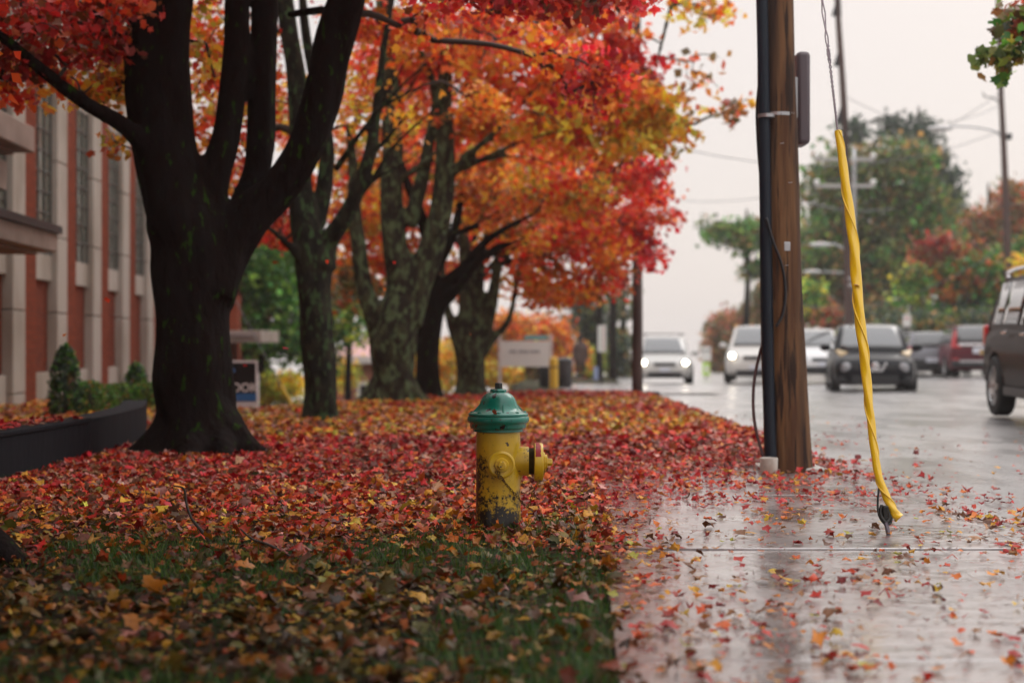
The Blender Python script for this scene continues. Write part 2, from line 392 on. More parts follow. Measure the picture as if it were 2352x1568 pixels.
blobs1 = [
 (60, 70, 11.0, 200, 90, .8, 42, ('darkred', 'red', 'darkred'), 26, .14),
 (250, 50, 11.6, 130, 70, .7, 20, ('red', 'darkred'), 22, .13),
 (300, 130, 12.6, 90, 110, .6, 18, ('orange', 'yellow', 'red'), 20, .13),
 (480, 120, 13.5, 50, 160, .7, 14, ('orange', 'yellow', 'red'), 18, .13),
 (190, 200, 12.2, 130, 38, .6, 18, ('yellow', 'orange'), 16, .11),
 (40, 185, 11.8, 90, 45, .5, 14, ('red', 'orange'), 20, .12),
 (300, 340, 12.8, 60, 28, .4, 4, ('yellow', 'orange'), 12, .09),
 (330, -330, 12, 520, 190, 2.6, 150, ('red', 'darkred', 'orange'), 42, .28),
 (800, -330, 11, 480, 160, 2.6, 120, ('red', 'crimson', 'orange'), 42, .28),
 (1230, -35, 10.2, 270, 46, .7, 46, ('darkred', 'crimson', 'red'), 22, .12),
 (1400, -40, 10.6, 110, 70, .5, 16, ('crimson', 'red'), 20, .12),
 (1370, 190, 13.0, 85, 65, .5, 20, ('crimson', 'red'), 22, .12),
 (1250, 130, 13.0, 70, 60, .5, 9, ('red', 'orange'), 16, .12),
 (960, 60, 12.6, 90, 60, .6, 9, ('orange', 'red'), 14, .12),
]
make_tree('maple_tree', 'thick nearly black maple forking into heavy limbs beside the dark low wall', limbs1, blobs1, M['bark_dark'], M['twig'], maple=True, leaf=.062, remesh=.03, seg=20, group='red maples in a row along the verge')

def boughs(limbs, starts, n, Y, x1, y1, seed):
    rr = random.Random(seed)
    for i in range(n):
        sx, sy = rr.choice(starts); ex = sx + rr.uniform(*x1); ey = sy - rr.uniform(*y1); r0 = rr.uniform(3, 6.5); dY = rr.uniform(-2.2, -.4)
        P_ = []
        for k in range(6):
            t = k / 5; bow = math.sin(t * math.pi) * rr.uniform(8, 26)
            P_.append((sx + (ex - sx) * t + rr.uniform(-5, 5), sy + (ey - sy) * t ** 1.25 - bow, Y + dY * t, r0 * (1 - .75 * t)))
        limbs.append(P_)
B_ = 16.9
limbs2 = [
 [(738, 975, B_, 55), (737, 950, B_, 42), (735, 880, B_, 38), (728, 760, B_, 37), (722, 680, B_, 40), (715, 600, B_, 42), (700, 520, B_, 36), (690, 420, B_, 30), (690, 300, B_, 27), (680, 170, B_, 24), (660, 60, B_, 22), (640, -80, B_, 18), (600, -300, B_, 10)],
 [(735, 610, B_, 38), (752, 560, B_, 26), (785, 510, B_ - .1, 22), (820, 440, B_ - .2, 18), (850, 350, B_ - .3, 15), (865, 250, B_ - .3, 12), (880, 120, B_ - .3, 9), (900, 0, B_ - .3, 8), (930, -150, B_ - .4, 5)],
 [(730, 520, B_ + .1, 20), (745, 430, B_ + .2, 20), (750, 320, B_ + .2, 16), (725, 200, B_ + .2, 14), (700, 60, B_ + .2, 12), (690, -100, B_ + .2, 8)],
 [(700, 600, B_ - .1, 16), (660, 560, B_ - .2, 9), (625, 530, B_ - .4, 7), (590, 505, B_ - .6, 5)],
 [(800, 480, B_ - .1, 9), (850, 420, B_ - .3, 7), (910, 330, B_ - .5, 5.5), (1000, 250, B_ - .7, 4.5), (1080, 190, B_ - .8, 3.5), (1160, 140, B_ - .9, 2.5)],
 [(770, 390, B_, 9), (840, 290, B_ - .3, 7), (930, 190, B_ - .6, 5), (1030, 110, B_ - .8, 4), (1120, 60, B_ - 1, 3)],
]
boughs(limbs2, [(850, 350), (820, 440), (690, 300), (750, 320), (865, 250)], 9, B_, (60, 320), (80, 300), 3)
blobs2 = [
 (470, 150, 18.5, 60, 230, 1.2, 40, ('orange', 'red', 'yellow'), 26, .17),
 (500, 330, 19, 50, 110, 1.0, 16, ('red', 'orange'), 22, .16),
 (560, 190, 17.6, 110, 190, 1.2, 48, ('yellow', 'orange', 'red'), 24, .16),
 (500, 420, 18, 70, 70, .8, 12, ('red', 'orange'), 20, .15),
 (640, 520, 17.6, 50, 40, .5, 7, ('red',), 20, .13),
 (880, 60, 17, 130, 100, 1.0, 34, ('orange', 'red'), 24, .15),
 (860, 260, 17.6, 100, 110, 1.0, 16, ('orange', 'yellow'), 20, .14),
 (1080, 50, 16.6, 140, 80, .9, 30, ('orange', 'red', 'red'), 24, .15),
 (1110, 240, 17.5, 80, 40, .7, 14, ('orange',), 22, .14),
 (800, -300, 16.5, 600, 190, 2.6, 130, ('orange', 'red', 'yellow'), 34, .3),
 (720, 440, 19, 60, 60, .6, 8, ('orange', 'red'), 18, .13),
]
make_tree('maple_tree', 'slim mossy maple with one straight trunk, second tree of the row from the left', limbs2, blobs2, M['bark_green'], M['twig'], maple=False, leaf=.085, remesh=.03, seg=16, group='red maples in a row along the verge')

C_ = 22.0
limbs3 = [
 [(905, 940, C_, 75), (903, 915, C_, 56), (902, 860, C_, 48), (905, 790, C_, 50), (915, 720, C_, 50), (925, 660, C_, 42), (905, 560, C_, 30), (900, 450, C_, 28), (902, 330, C_, 25), (895, 200, C_, 24), (885, 60, C_, 20), (870, -80, C_, 16), (850, -300, C_, 9)],
 [(885, 800, C_, 34), (862, 730, C_, 26), (835, 650, C_, 21), (822, 560, C_, 19), (812, 470, C_, 16), (810, 380, C_, 13), (800, 280, C_ - .3, 9)],
 [(935, 740, C_, 40), (962, 650, C_, 32), (990, 570, C_, 30), (1012, 480, C_, 28), (1022, 380, C_, 25), (1020, 280, C_, 21), (1022, 180, C_, 17), (1030, 60, C_, 13), (1045, -100, C_, 8)],
 [(1012, 430, C_, 14), (1050, 385, C_ - .2, 12), (1090, 345, C_ - .4, 9), (1150, 290, C_ - .6, 7), (1220, 215, C_ - .9, 6), (1290, 150, C_ - 1.1, 4.5), (1370, 100, C_ - 1.2, 3)],
 [(1030, 395, C_, 10), (1080, 380, C_ - .3, 8), (1150, 345, C_ - .6, 6), (1230, 315, C_ - .8, 5), (1330, 290, C_ - 1, 4), (1430, 265, C_ - 1.1, 3)],
 [(1100, 368, C_ - .3, 6), (1200, 360, C_ - .8, 5), (1300, 385, C_ - 1, 4), (1420, 400, C_ - 1.1, 3)],
 [(940, 520, C_ + .1, 18), (965, 430, C_ + .2, 17), (985, 330, C_ + .2, 14), (1000, 220, C_ + .2, 11), (960, 100, C_ + .2, 8)],
 [(1495, 190, C_ - 1.5, 4), (1512, 130, C_ - 1.5, 5), (1530, 60, C_ - 1.5, 6), (1548, -10, C_ - 1.5, 7), (1570, -120, C_ - 1.5, 7), (1400, -300, C_ - 1, 9), (1100, -380, C_ - .3, 11), (870, -250, C_, 12)],
 [(870, 890, C_, 30), (840, 915, C_ - .1, 16), (800, 932, C_ - .2, 6)],
 [(930, 890, C_, 34), (965, 915, C_ - .1, 16), (1000, 928, C_ - .2, 5)],
]
blobs3 = [
 (1010, 120, 22.4, 190, 120, 1.4, 46, ('orange', 'red', 'red'), 34, .2),
 (1230, 130, 21, 190, 120, 1.6, 70, ('red', 'orange', 'orange'), 34, .2),
 (1120, 290, 22.4, 150, 60, .9, 30, ('orange',), 34, .17),
 (1330, 270, 21, 180, 90, 1.4, 64, ('orange', 'orange', 'yellow', 'red'), 34, .19),
 (1480, 290, 20.6, 95, 90, 1.0, 48, ('orange', 'yellow', 'yellow'), 30, .17),
 (1440, 150, 20.6, 90, 70, .9, 26, ('crimson', 'red'), 28, .17),
 (1400, 60, 20.6, 90, 60, .9, 14, ('red', 'orange'), 22, .17),
 (1620, 200, 20.5, 70, 90, .6, 13, ('orange', 'rusty'), 8, .12),
 (1700, 255, 20.5, 50, 30, .4, 10, ('orange', 'rusty'), 9, .11),
 (1620, 25, 20.5, 90, 45, .6, 16, ('orange', 'yellow'), 10, .12),
 (850, 420, 23, 60, 120, 1, 14, ('orange', 'yellow'), 22, .15),
 (1100, -300, 21, 560, 200, 3, 110, ('orange', 'red'), 34, .34),
]
boughs(limbs3, [(1015, 440), (1022, 330), (1000, 250), (985, 560), (905, 420), (895, 250)], 15, C_, (120, 420), (60, 300), 5)
boughs(limbs3, [(815, 560), (812, 470), (900, 350)], 5, C_, (-90, 60), (150, 300), 8)
make_tree('maple_tree', 'broad maple with lichen, splitting low into pale green stems, behind the hydrant at left', limbs3, blobs3, M['bark_lichen'], M['twig_green'], leaf=.125, remesh=.04, seg=16, group='red maples in a row along the verge', twig=1.2)

D_ = 23.8
limbs4 = [
 [(988, 928, D_, 46), (985, 900, D_, 33), (982, 830, D_, 27), (985, 760, D_, 28), (1000, 700, D_, 28), (1030, 650, D_, 20), (1070, 610, D_ - .1, 14), (1110, 560, D_ - .2, 11), (1160, 525, D_ - .3, 8), (1230, 490, D_ - .4, 5)],
 [(985, 720, D_, 26), (990, 640, D_, 20), (985, 560, D_, 17), (960, 480, D_, 14), (935, 420, D_, 10), (915, 350, D_, 7)],
 [(1010, 700, D_, 18), (1050, 665, D_ - .2, 11), (1100, 600, D_ - .4, 9), (1150, 570, D_ - .5, 7), (1210, 545, D_ - .6, 4)],
 [(1000, 620, D_ + .1, 14), (1040, 540, D_ + .2, 12), (1060, 450, D_ + .3, 9), (1080, 350, D_ + .4, 6)],
]
boughs(limbs4, [(1070, 610), (1110, 560), (1030, 650), (1040, 540)], 9, D_, (120, 360), (20, 170), 11)
blobs4 = [
 (1150, 440, 24.2, 170, 90, 1.5, 60, ('orange', 'rust', 'orange'), 32, .2),
 (1330, 430, 23.6, 160, 85, 1.4, 60, ('orange', 'yellow', 'red'), 32, .2),
 (1460, 400, 23.2, 70, 60, .9, 22, ('red', 'crimson'), 26, .18),
 (930, 380, 25, 90, 80, 1, 18, ('red', 'orange'), 26, .18),
]
make_tree('maple_tree', 'leaning black trunked maple close beside the broad lichen covered one', limbs4, blobs4, M['bark_dark'], M['twig'], leaf=.11, remesh=.04, seg=14, group='red maples in a row along the verge')

E_ = 25.8
limbs5 = [
 [(1085, 915, E_, 50), (1083, 895, E_, 37), (1080, 850, E_, 33), (1080, 790, E_, 34), (1078, 740, E_, 28), (1072, 660, E_, 20), (1068, 580, E_, 16), (1062, 500, E_, 12)],
 [(1062, 810, E_, 18), (1042, 760, E_, 13), (1030, 720, E_, 11), (1022, 680, E_, 9), (1015, 600, E_, 7)],
 [(1095, 800, E_, 22), (1118, 740, E_, 17), (1132, 680, E_, 14), (1142, 610, E_, 13), (1150, 550, E_, 11), (1170, 480, E_, 8)],
 [(1105, 810, E_, 16), (1135, 775, E_, 9), (1165, 740, E_, 8), (1180, 690, E_, 7), (1190, 620, E_, 6), (1215, 550, E_, 5)],
 [(1090, 740, E_ + .1, 14), (1100, 660, E_ + .1, 13), (1108, 590, E_ + .1, 11), (1130, 480, E_ + .1, 7)],
 [(1150, 590, E_ - .1, 8), (1240, 540, E_ - .4, 5), (1330, 520, E_ - .6, 4), (1420, 510, E_ - .8, 3)],
]
boughs(limbs5, [(1150, 550), (1190, 620), (1142, 610), (1062, 500)], 7, E_, (90, 300), (-10, 130), 15)
blobs5 = [
 (1220, 560, 26, 130, 85, 1.4, 50, ('orange', 'rust', 'red'), 32, .22),
 (1370, 550, 25.6, 110, 80, 1.3, 52, ('red', 'red', 'orange'), 32, .21),
 (1490, 480, 25.2, 65, 60, .9, 22, ('crimson', 'red'), 26, .18),
 (1500, 570, 25.2, 36, 44, .7, 9, ('crimson',), 22, .16),
 (1280, 660, 26.4, 130, 42, 1.3, 34, ('rust', 'orange'), 30, .2),
 (1390, 645, 26, 50, 34, .9, 9, ('rust', 'red'), 24, .18),
]
make_tree('maple_tree', 'multi stemmed lichen grey maple with a low curved branch, last clear trunk of the row', limbs5, blobs5, M['bark_lichen'], M['twig'], leaf=.12, remesh=.045, seg=12, group='red maples in a row along the verge')

G_ = 33.0
limbs6 = [[(1095, 905, G_, 24), (1095, 800, G_, 18), (1090, 650, G_, 16), (1080, 480, G_, 11), (1075, 300, G_, 7), (1070, 150, G_, 4)],
          [(1092, 650, G_, 9), (1180, 560, G_, 7), (1290, 480, G_, 4)], [(1090, 600, G_, 9), (1000, 500, G_, 7), (880, 440, G_, 4)]]
blobs6 = [
 (870, 500, 32, 130, 120, 2, 60, ('red', 'orange'), 34, .26),
 (1000, 380, 32, 160, 170, 2, 70, ('red', 'orange'), 34, .26),
 (1200, 400, 32, 200, 160, 2, 80, ('red', 'orange'), 34, .26),
 (820, 660, 33, 110, 60, 1.5, 28, ('rust', 'orange', 'olive'), 30, .24),
 (1000, 620, 33, 130, 60, 1.5, 34, ('rust', 'red', 'orange'), 32, .24),
 (950, 150, 32, 200, 140, 2, 55, ('red', 'orange'), 34, .28),
 (700, 300, 32, 220, 200, 2, 50, ('red', 'orange', 'yellow'), 26, .26),
 (640, 530, 33, 60, 40, 1, 10, ('red',), 24, .22),
 (1330, 330, 32, 140, 150, 2, 50, ('red', 'orange'), 32, .26),
]
make_tree('maple_tree', 'red and rust crowned maple showing through behind the trunks of the row', limbs6, blobs6, M['bark_dark'], M['twig'], leaf=.16, seg=10, group='red maples in a row along the verge', base=gp(1095, G_))

# near tree just outside the left edge: its root and its shade reach into the picture
limbs0 = [
 [(-175, 1330, 6.2, 240), (-180, 1280, 6.2, 190), (-190, 1150, 6.2, 165), (-200, 900, 6.2, 155), (-230, 500, 6.2, 150), (-260, 100, 6.2, 140), (-250, -400, 6.2, 110), (-150, -1000, 6.1, 70), (0, -1500, 6, 40)],
 [(-70, 1262, 6.15, 80), (0, 1282, 6.05, 52), (60, 1322, 5.95, 30), (120, 1352, 5.85, 14), (170, 1368, 5.8, 5)],
 [(-240, 100, 6.2, 80), (-350, -500, 5.6, 60), (-300, -1100, 5, 40), (100, -1500, 4.4, 25)],
]
blobs0 = [
 (100, -900, 6.0, 1300, 260, 3.2, 190, ('red', 'orange', 'darkred'), 46, .3),
 (900, -1300, 5.0, 1000, 260, 2.6, 120, ('red', 'orange', 'yellow'), 40, .3),
 (-900, -300, 5.5, 500, 500, 3.0, 90, ('red', 'orange'), 40, .3),
]
make_tree('maple_tree', 'nearest maple whose dark mossy root reaches in at the lower left edge', limbs0, blobs0, M['bark_dark'], M['twig'], maple=False, leaf=.09, remesh=.035, seg=16, group='red maples in a row along the verge', base=(-2.55, 6.2, 0))

# unseen maples added by the viewpoint; their crowns block sky and shade the lawn
def W2(X, Y, z, rx, ry, rz, n, pal, per, sp):      # a crown lobe given in metres
    k = F / Y; return (1176 + X * k, 784 - (z - CH) * k, Y, rx * k, rz * k, ry, n, pal, per, sp)
def W1(X, Y, z, r): k = F / Y; return (1176 + X * k, 784 - (z - CH) * k, Y, r * k)
make_tree('maple_tree', 'unseen maple added left of the viewpoint so its spreading crown shades the near lawn', [[W1(-3.4, 1.2, 0, .34), W1(-3.3, 1.2, 2, .28), W1(-3, 1.3, 4, .2), W1(-2.4, 1.4, 6, .1)], [W1(-3.2, 1.2, 2.5, .18), W1(-1.8, 1.6, 4, .1), W1(-.4, 2.0, 4.6, .05)]],
  [W2(-2.9, 4.4, 3.65, 2.7, 1.9, .55, 300, ('red', 'orange', 'darkred'), 46, .24), W2(-3.0, 2.2, 5.1, 3.9, 5.2, 1.0, 560, ('red', 'orange', 'darkred'), 46, .3), W2(-4.6, -3.4, 3.4, 2.2, 2.0, 1.6, 170, ('red', 'orange'), 46, .34)],
  M['bark_dark'], M['twig'], leaf=.15, seg=12, group='red maples in a row along the verge', base=(-3.4, 1.2, 0), clear=1.1)
make_tree('maple_tree', 'unseen maple added well behind the viewpoint to block sky light', [[W1(-3.2, -7, 0, .34), W1(-3.1, -7, 3, .28), W1(-2.6, -7, 6, .1)]],
  [W2(-2.6, -7, 4.6, 3.6, 3.0, 2.6, 300, ('red', 'orange'), 46, .4), W2(-6, -5, 3.6, 3, 3.0, 2.4, 200, ('red', 'orange'), 46, .4)],
  M['bark_dark'], M['twig'], leaf=.19, seg=12, group='red maples in a row along the verge', base=(-3.2, -7, 0))
# background trees
def bg_tree(label, x, Y, r, top, blobs, pal, bark='bark_dark', leaf=.3, name='broadleaf_tree', sp=.5, per=34, dens=1.0, base_dz=0):
    g = gp(x, Y); yb = 784 - (g.z - CH) / Y * F
    limbs = [[(x, yb + 4, Y, r * 1.3), (x, (yb * 2 + top) / 3, Y, r), (x + 4, (yb + top * 2) / 3, Y, r * .7), (x, top, Y, r * .25)]]
    BB = []
    for (bx, by, rx, ry, *p) in blobs:
        n = int(max(8, rx * ry * (Y / F) ** 2 * 30 * dens / (sp * 2.2) ** 2))
        BB.append((bx, by, Y, rx, ry, max(rx, ry) * Y / F * .7, n, p[0] if p else pal, per, sp))
        limbs.append([(x, (yb + top * 2) / 3, Y, r * .4), ((x + bx) / 2, (by + top) / 2 + 10, Y, r * .25), (bx, by, Y, r * .12)])
    return make_tree(name, label, limbs, BB, M[bark], M['twig'], leaf=leaf, seg=8, base=g, twig=2)
bg_tree('dense green tree behind the political style sign and entrance canopy, left of the slim maple'.replace('political style ', 'yard '), 600, 46, 10, 480, [(600, 640, 80, 100), (660, 560, 60, 60), (580, 790, 60, 70), (670, 740, 60, 90)], ('green',), leaf=.2, sp=.4)
bg_tree('green and orange tree seen between the slim maple and the broad lichen maple', 800, 52, 8, 560, [(780, 640, 70, 60, ('olive', 'rust')), (800, 740, 60, 50, ('green', 'lime')), (740, 800, 40, 60, ('green', 'olive'))], ('olive',), leaf=.2, sp=.4)
bg_tree('low yellow leaved tree behind the parked silver car', 655, 42, 3, 870, [(655, 890, 48, 28), (620, 905, 24, 20)], ('lime', 'yellow'), leaf=.14, sp=.22)
bg_tree('yellow tree glowing between the lichen maples', 1010, 56, 4, 780, [(1010, 840, 45, 60), (955, 840, 22, 60), (1140, 840, 40, 50), (1140, 760, 46, 50, ('orange', 'rust'))], ('yellow',), leaf=.2, sp=.35, per=40)
bg_tree('yellow tree beside the pink roofed house', 800, 56, 3, 800, [(795, 860, 22, 40)], ('yellow', 'lime'), leaf=.16, sp=.3)
bg_tree('orange tree behind the white signboard', 1240, 62, 6, 740, [(1240, 780, 75, 55), (1290, 820, 45, 55), (1190, 770, 40, 40, ('yellow', 'orange')), (1210, 850, 60, 40, ('olive', 'rust'))], ('orange', 'rust'), leaf=.2, sp=.4)
bg_tree('yellow green shrubby tree right of the walking person', 1365, 64, 4, 790, [(1362, 830, 20, 40)], ('lime',), leaf=.16, sp=.3)
bg_tree('grey green pine behind the vertical white sign', 1345, 78, 10, 620, [(1340, 740, 46, 60), (1390, 800, 40, 60), (1320, 680, 45, 40)], ('spruce', 'olive'), leaf=.3, sp=.5, name='pine_tree', dens=.8)
bg_tree('thin grey green pine left of the road pole', 1430, 76, 7, 640, [(1425, 800, 30, 60), (1420, 700, 26, 50), (1440, 860, 24, 30)], ('spruce', 'olive'), leaf=.25, sp=.45, name='pine_tree', dens=.55)
# right of the road
bg_tree('tall mixed green tree behind the black car', 2010, 78, 14, 320, [(2010, 560, 130, 130), (1930, 420, 80, 90), (2060, 400, 100, 90), (2120, 520, 80, 100), (1900, 600, 60, 90), (1960, 690, 110, 60, ('olive', 'rusty'))], ('olive', 'green', 'olive'), leaf=.3, sp=.62)
bg_tree('dark spruce rising behind the tall mixed green tree', 2110, 92, 9, 245, [(2110, 330, 45, 60), (2050, 300, 26, 36), (2150, 400, 50, 60), (2170, 470, 40, 60), (1960, 300, 30, 30)], ('spruce',), leaf=.3, sp=.5, name='spruce_tree', dens=.7)
bg_tree('pale green tree left of the wooden pole', 1715, 84, 8, 480, [(1715, 540, 50, 46), (1655, 530, 40, 30), (1740, 620, 34, 26)], ('olive', 'green'), leaf=.26, sp=.42, dens=.7)
bg_tree('distant orange brown tree above the white suv', 1700, 105, 8, 720, [(1700, 770, 70, 65), (1655, 815, 45, 45), (1780, 760, 60, 60), (1740, 740, 40, 50)], ('rusty', 'olive'), leaf=.34, sp=.5)
bg_tree('olive green tree showing behind the wooden pole', 1830, 88, 8, 540, [(1830, 620, 60, 90), (1790, 700, 60, 60, ('olive', 'rusty')), (1870, 560, 40, 80)], ('olive', 'green'), leaf=.3, sp=.5)
bg_tree('rust coloured tree beside the street lamp pole', 2270, 82, 8, 420, [(2240, 540, 70, 80), (2330, 500, 60, 90), (2190, 600, 50, 50), (2400, 520, 70, 110)], ('rusty', 'olive', 'rust'), leaf=.26, sp=.5, dens=1.1)
bg_tree('dark green and red tree behind the maroon suv', 2220, 62, 9, 560, [(2200, 640, 85, 70), (2300, 650, 90, 80), (2150, 580, 45, 40, ('rusty', 'darkred')), (2380, 640, 80, 100), (2210, 720, 100, 40, ('green', 'spruce'))], ('green', 'green', 'rust'), leaf=.24, sp=.42)
bg_tree('dark undergrowth bush behind the parked suvs at right', 2190, 56, 3, 720, [(2120, 755, 90, 34), (2260, 750, 90, 40), (2020, 760, 60, 26), (2360, 740, 60, 50)], ('spruce', 'olive'), leaf=.18, sp=.34, dens=1.3)
bg_tree('small yellow green tree behind the grey suv', 2090, 60, 5, 620, [(2090, 660, 34, 45)], ('lime', 'green', 'olive'), leaf=.2, sp=.32)
bg_tree('rusty brown bushy tree between the pole and the black car', 1900, 66, 7, 700, [(1890, 730, 50, 30), (1860, 690, 34, 40, ('green', 'lime')), (2000, 730, 80, 30, ('olive', 'spruce'))], ('rusty', 'rust'), leaf=.24, sp=.4)
bg_tree('yellow leaved tree at the right edge above the brown suv', 2400, 48, 5, 560, [(2390, 610, 50, 40)], ('yellow', 'lime'), leaf=.18, sp=.3)
# branch with green and red leaves, upper right
make_tree('sycamore_tree', 'near tree at the upper right whose green and rusty leaf sprays hang into the sky',
 [[(2700, 1060, 11.2, 60), (2690, 800, 11.2, 50), (2680, 400, 11.2, 45), (2640, 0, 11.2, 36), (2560, -200, 11.2, 22)], [(2690, 500, 11.2, 20), (2560, 300, 11.3, 10), (2440, 170, 11.4, 6), (2360, 110, 11.4, 4), (2290, 130, 11.4, 3)],
  [(2670, 300, 11.2, 18), (2520, 100, 11.2, 8), (2400, 20, 11.2, 5), (2320, -20, 11.2, 3)]],
 [(2300, 130, 11.4, 48, 32, .25, 9, ('green', 'olive', 'lime'), 12, .07), (2345, 60, 11.4, 44, 46, .3, 11, ('green', 'olive', 'rusty'), 12, .07), (2400, 20, 11.4, 60, 80, .4, 14, ('green', 'rusty'), 14, .08), (2310, 175, 11.4, 14, 10, .1, 2, ('green',), 6, .04),
  (2550, 50, 11.3, 120, 160, .8, 40, ('green', 'rusty', 'olive'), 20, .14)],
 M['bark_green'], M['twig'], maple=True, leaf=.075, seg=12, base=((2700 - 1176) / F * 11.2, 11.2, 0))

# ------------------------------------------------------------------ ground, pavement, road
def sheet(name, xs, ys, zf, m):
    xs = list(xs); ys = list(ys); mb = MB()
    vs = [(x if not callable(x) else x(y), y, 0) for y in ys for x in xs]
    vs = [(a, b, zf(a, b)) for a, b, _ in vs]; n = len(xs)
    mb.add(vs, [(j * n + i, j * n + i + 1, (j + 1) * n + i + 1, (j + 1) * n + i) for j in range(len(ys) - 1) for i in range(n - 1)])
    o = mb.build(name, m, smooth=True, ang=0); return tag(o, kind='structure')
def lawn_z(X, Y):
    s = .0
    if -7 < X < .5 and Y < 40: s = .03 * noise.noise(Vector((X * .6, Y * .6, 0)))
    z = gz(X, Y) + s * sst(.4, -.4, X) + .012 * sst(xe(Y) - .3, xe(Y) - .05, X)
    e = edge_l(Y)
    if X > xe(Y) - .01 and Y < 10.9: z -= .07
    elif X > e - .1: z -= .12
    return z
xs = sorted(set([-400, -150, -60, -30, -20, -15] + list(np.round(np.arange(-12, 6, .25), 3)) + [.05, .1, .15, .2, .3, .35, .4, .45, .55, .6, .65, 2.2, 2.5] + [8, 12, 20, 30, 60, 150, 400]))
ys = list(np.round(np.arange(-6, 2, 1.0), 2)) + list(np.round(np.arange(2, 30, .3), 2)) + list(range(30, 60, 1)) + list(range(60, 100, 4)) + [110, 130, 160, 200, 300, 420]
sheet('ground', xs, ys, lawn_z, M['soil'])
# road
ysr = list(np.arange(-6, 30, 1.0)) + list(range(30, 100, 2)) + [105, 120, 150]
sheet('road', [lambda Y, k=k: edge_l(Y) + (26 + 0 * Y) * k for k in (0, .02, .06, .12, .2, .3, .45, .6, .8, 1)], ysr, lambda X, Y: gz(X, Y) + .004 - .02 * sst(2.38, 3.2, X), M['asphalt'])
# pavement slabs, each between two joints
mb = MB(); jy = [-5.9] + [6.43 - 1.12 * k for k in range(10, 0, -1)] + [6.43, 7.57, 8.7, 9.85, 10.95]
for a, b in zip(jy[:-1], jy[1:]):
    ga = .009 if abs(a - 6.43) < .01 else .003; gb = .009 if abs(b - 6.43) < .01 else .003
    for c, d in ((.36, 2.375),):
        dz = {6.43: -.004, 7.57: .004}.get(round(b, 2), .0)
        lift = .012 + dz
        m_ = MB(); P = [(xe(a), a + ga, lift), (d, a + ga, lift), (d, b - gb, lift), (xe(b), b - gb, lift)]
        mb.prism(P, (0, 0, -.09), (0, 0, 0))
o = mb.build('sidewalk', M['concrete'], bevel=.006); tag(o, kind='structure')
# covered pavement beyond (mostly under leaves) and the driveway apron far off
sheet('footpath', [.6, 1.2, 1.8, 2.3], np.arange(10.97, 34, .6), lambda X, Y: gz(X, Y) + .006, M['concrete'])
sheet('driveway', [-1.2, .0, 1.2, 2.36, 3.2, 4.2], np.arange(28.2, 44, .8), lambda X, Y: gz(X, Y) + .014, M['concrete'])
mb = MB(); 
for Yk in np.arange(11, 27.5, 1.5):
    z = gz(2.37, Yk); mb.box((2.345, Yk + .74, z - .03), (.10, 1.47, .09))
o = mb.build('kerb', M['concrete'], bevel=.01); tag(o, kind='structure')
M['yellow_line'] = mat('worn_yellow_paint', (.62, .45, .12), .5, var=[((.25, .2, .12), 5, 5, .45, .7)])
sheet('painted_kerb_ramp', [.5, 1.0, 1.6, 2.28], [16.2, 16.6, 17.0, 17.4], lambda X, Y: gz(X, Y) + .06 - .05 * abs(Y - 16.8), M['yellow_line'])

# ------------------------------------------------------------------ fallen leaves and grass
def nz(X, Y, s, o=0): return noise.noise(Vector((X * s + o, Y * s, o * 1.3)))
def scatter(fn, x0, x1, y0, y1, dens, spread=None):
    n = int((x1 - x0) * (y1 - y0) * dens); X = rng.uniform(x0, x1, n); Y = rng.uniform(y0, y1, n)
    keep = np.array([random.random() < fn(a, b) for a, b in zip(X, Y)], dtype=bool) if n else np.zeros(0, bool)
    return X[keep], Y[keep]
def in_view(X, Y, m=1.2): return abs(X) < .37 * Y + m
def zone(Y, X):
    r = random.random(); v = nz(X, Y, .55, 3) * .9 + random.gauss(0, .35)
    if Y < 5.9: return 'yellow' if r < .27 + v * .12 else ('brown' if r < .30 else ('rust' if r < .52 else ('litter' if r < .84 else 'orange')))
    if Y < 7.6: return 'orange' if r < .40 else ('litter' if r < .60 else ('red' if r < .84 else ('yellow' if r < .90 else 'darkred')))
    if Y < 9.2: return 'red' if r < .40 else ('orange' if r < .66 else ('brown' if r < .82 else ('crimson' if r < .97 else 'yellow')))
    if Y < 13.5: return 'crimson' if r < .46 else ('red' if r < .74 else ('brown' if r < .86 else ('darkred' if r < .93 else 'orange')))
    if Y < 23: 
        t = nz(X, Y, .35, 9)
        if t + (X + 1) * -.05 > -.28: return 'orange' if r < .5 else ('yellow' if r < .74 else ('red' if r < .9 else 'brown'))
        return 'crimson' if r < .4 else ('red' if r < .75 else 'orange')
    return 'crimson' if r < .45 else ('red' if r < .85 else 'orange')
PINK = np.array([(.55, .22, .20), (.60, .30, .26), (.45, .20, .17)])
def leafcols(X, Y):
    out = np.zeros((len(X), 3))
    for i, (a, b) in enumerate(zip(X, Y)):
        z = zone(b, a); c = PAL[z][random.randrange(4)]
        if random.random() < (.18 if b > 6.6 else .07): c = random.choice([(.55, .24, .20), (.48, .26, .18), (.40, .17, .14)])   # pale undersides
        out[i] = c
    out *= np.interp(Y, [4, 6, 7.4], [.30, .42, 1])[:, None]  # foreground shade put into the leaf colours, darkest nearest the camera
    return np.clip(out * rng.lognormal(-.2, .4, (len(X), 1)), 0, .8)
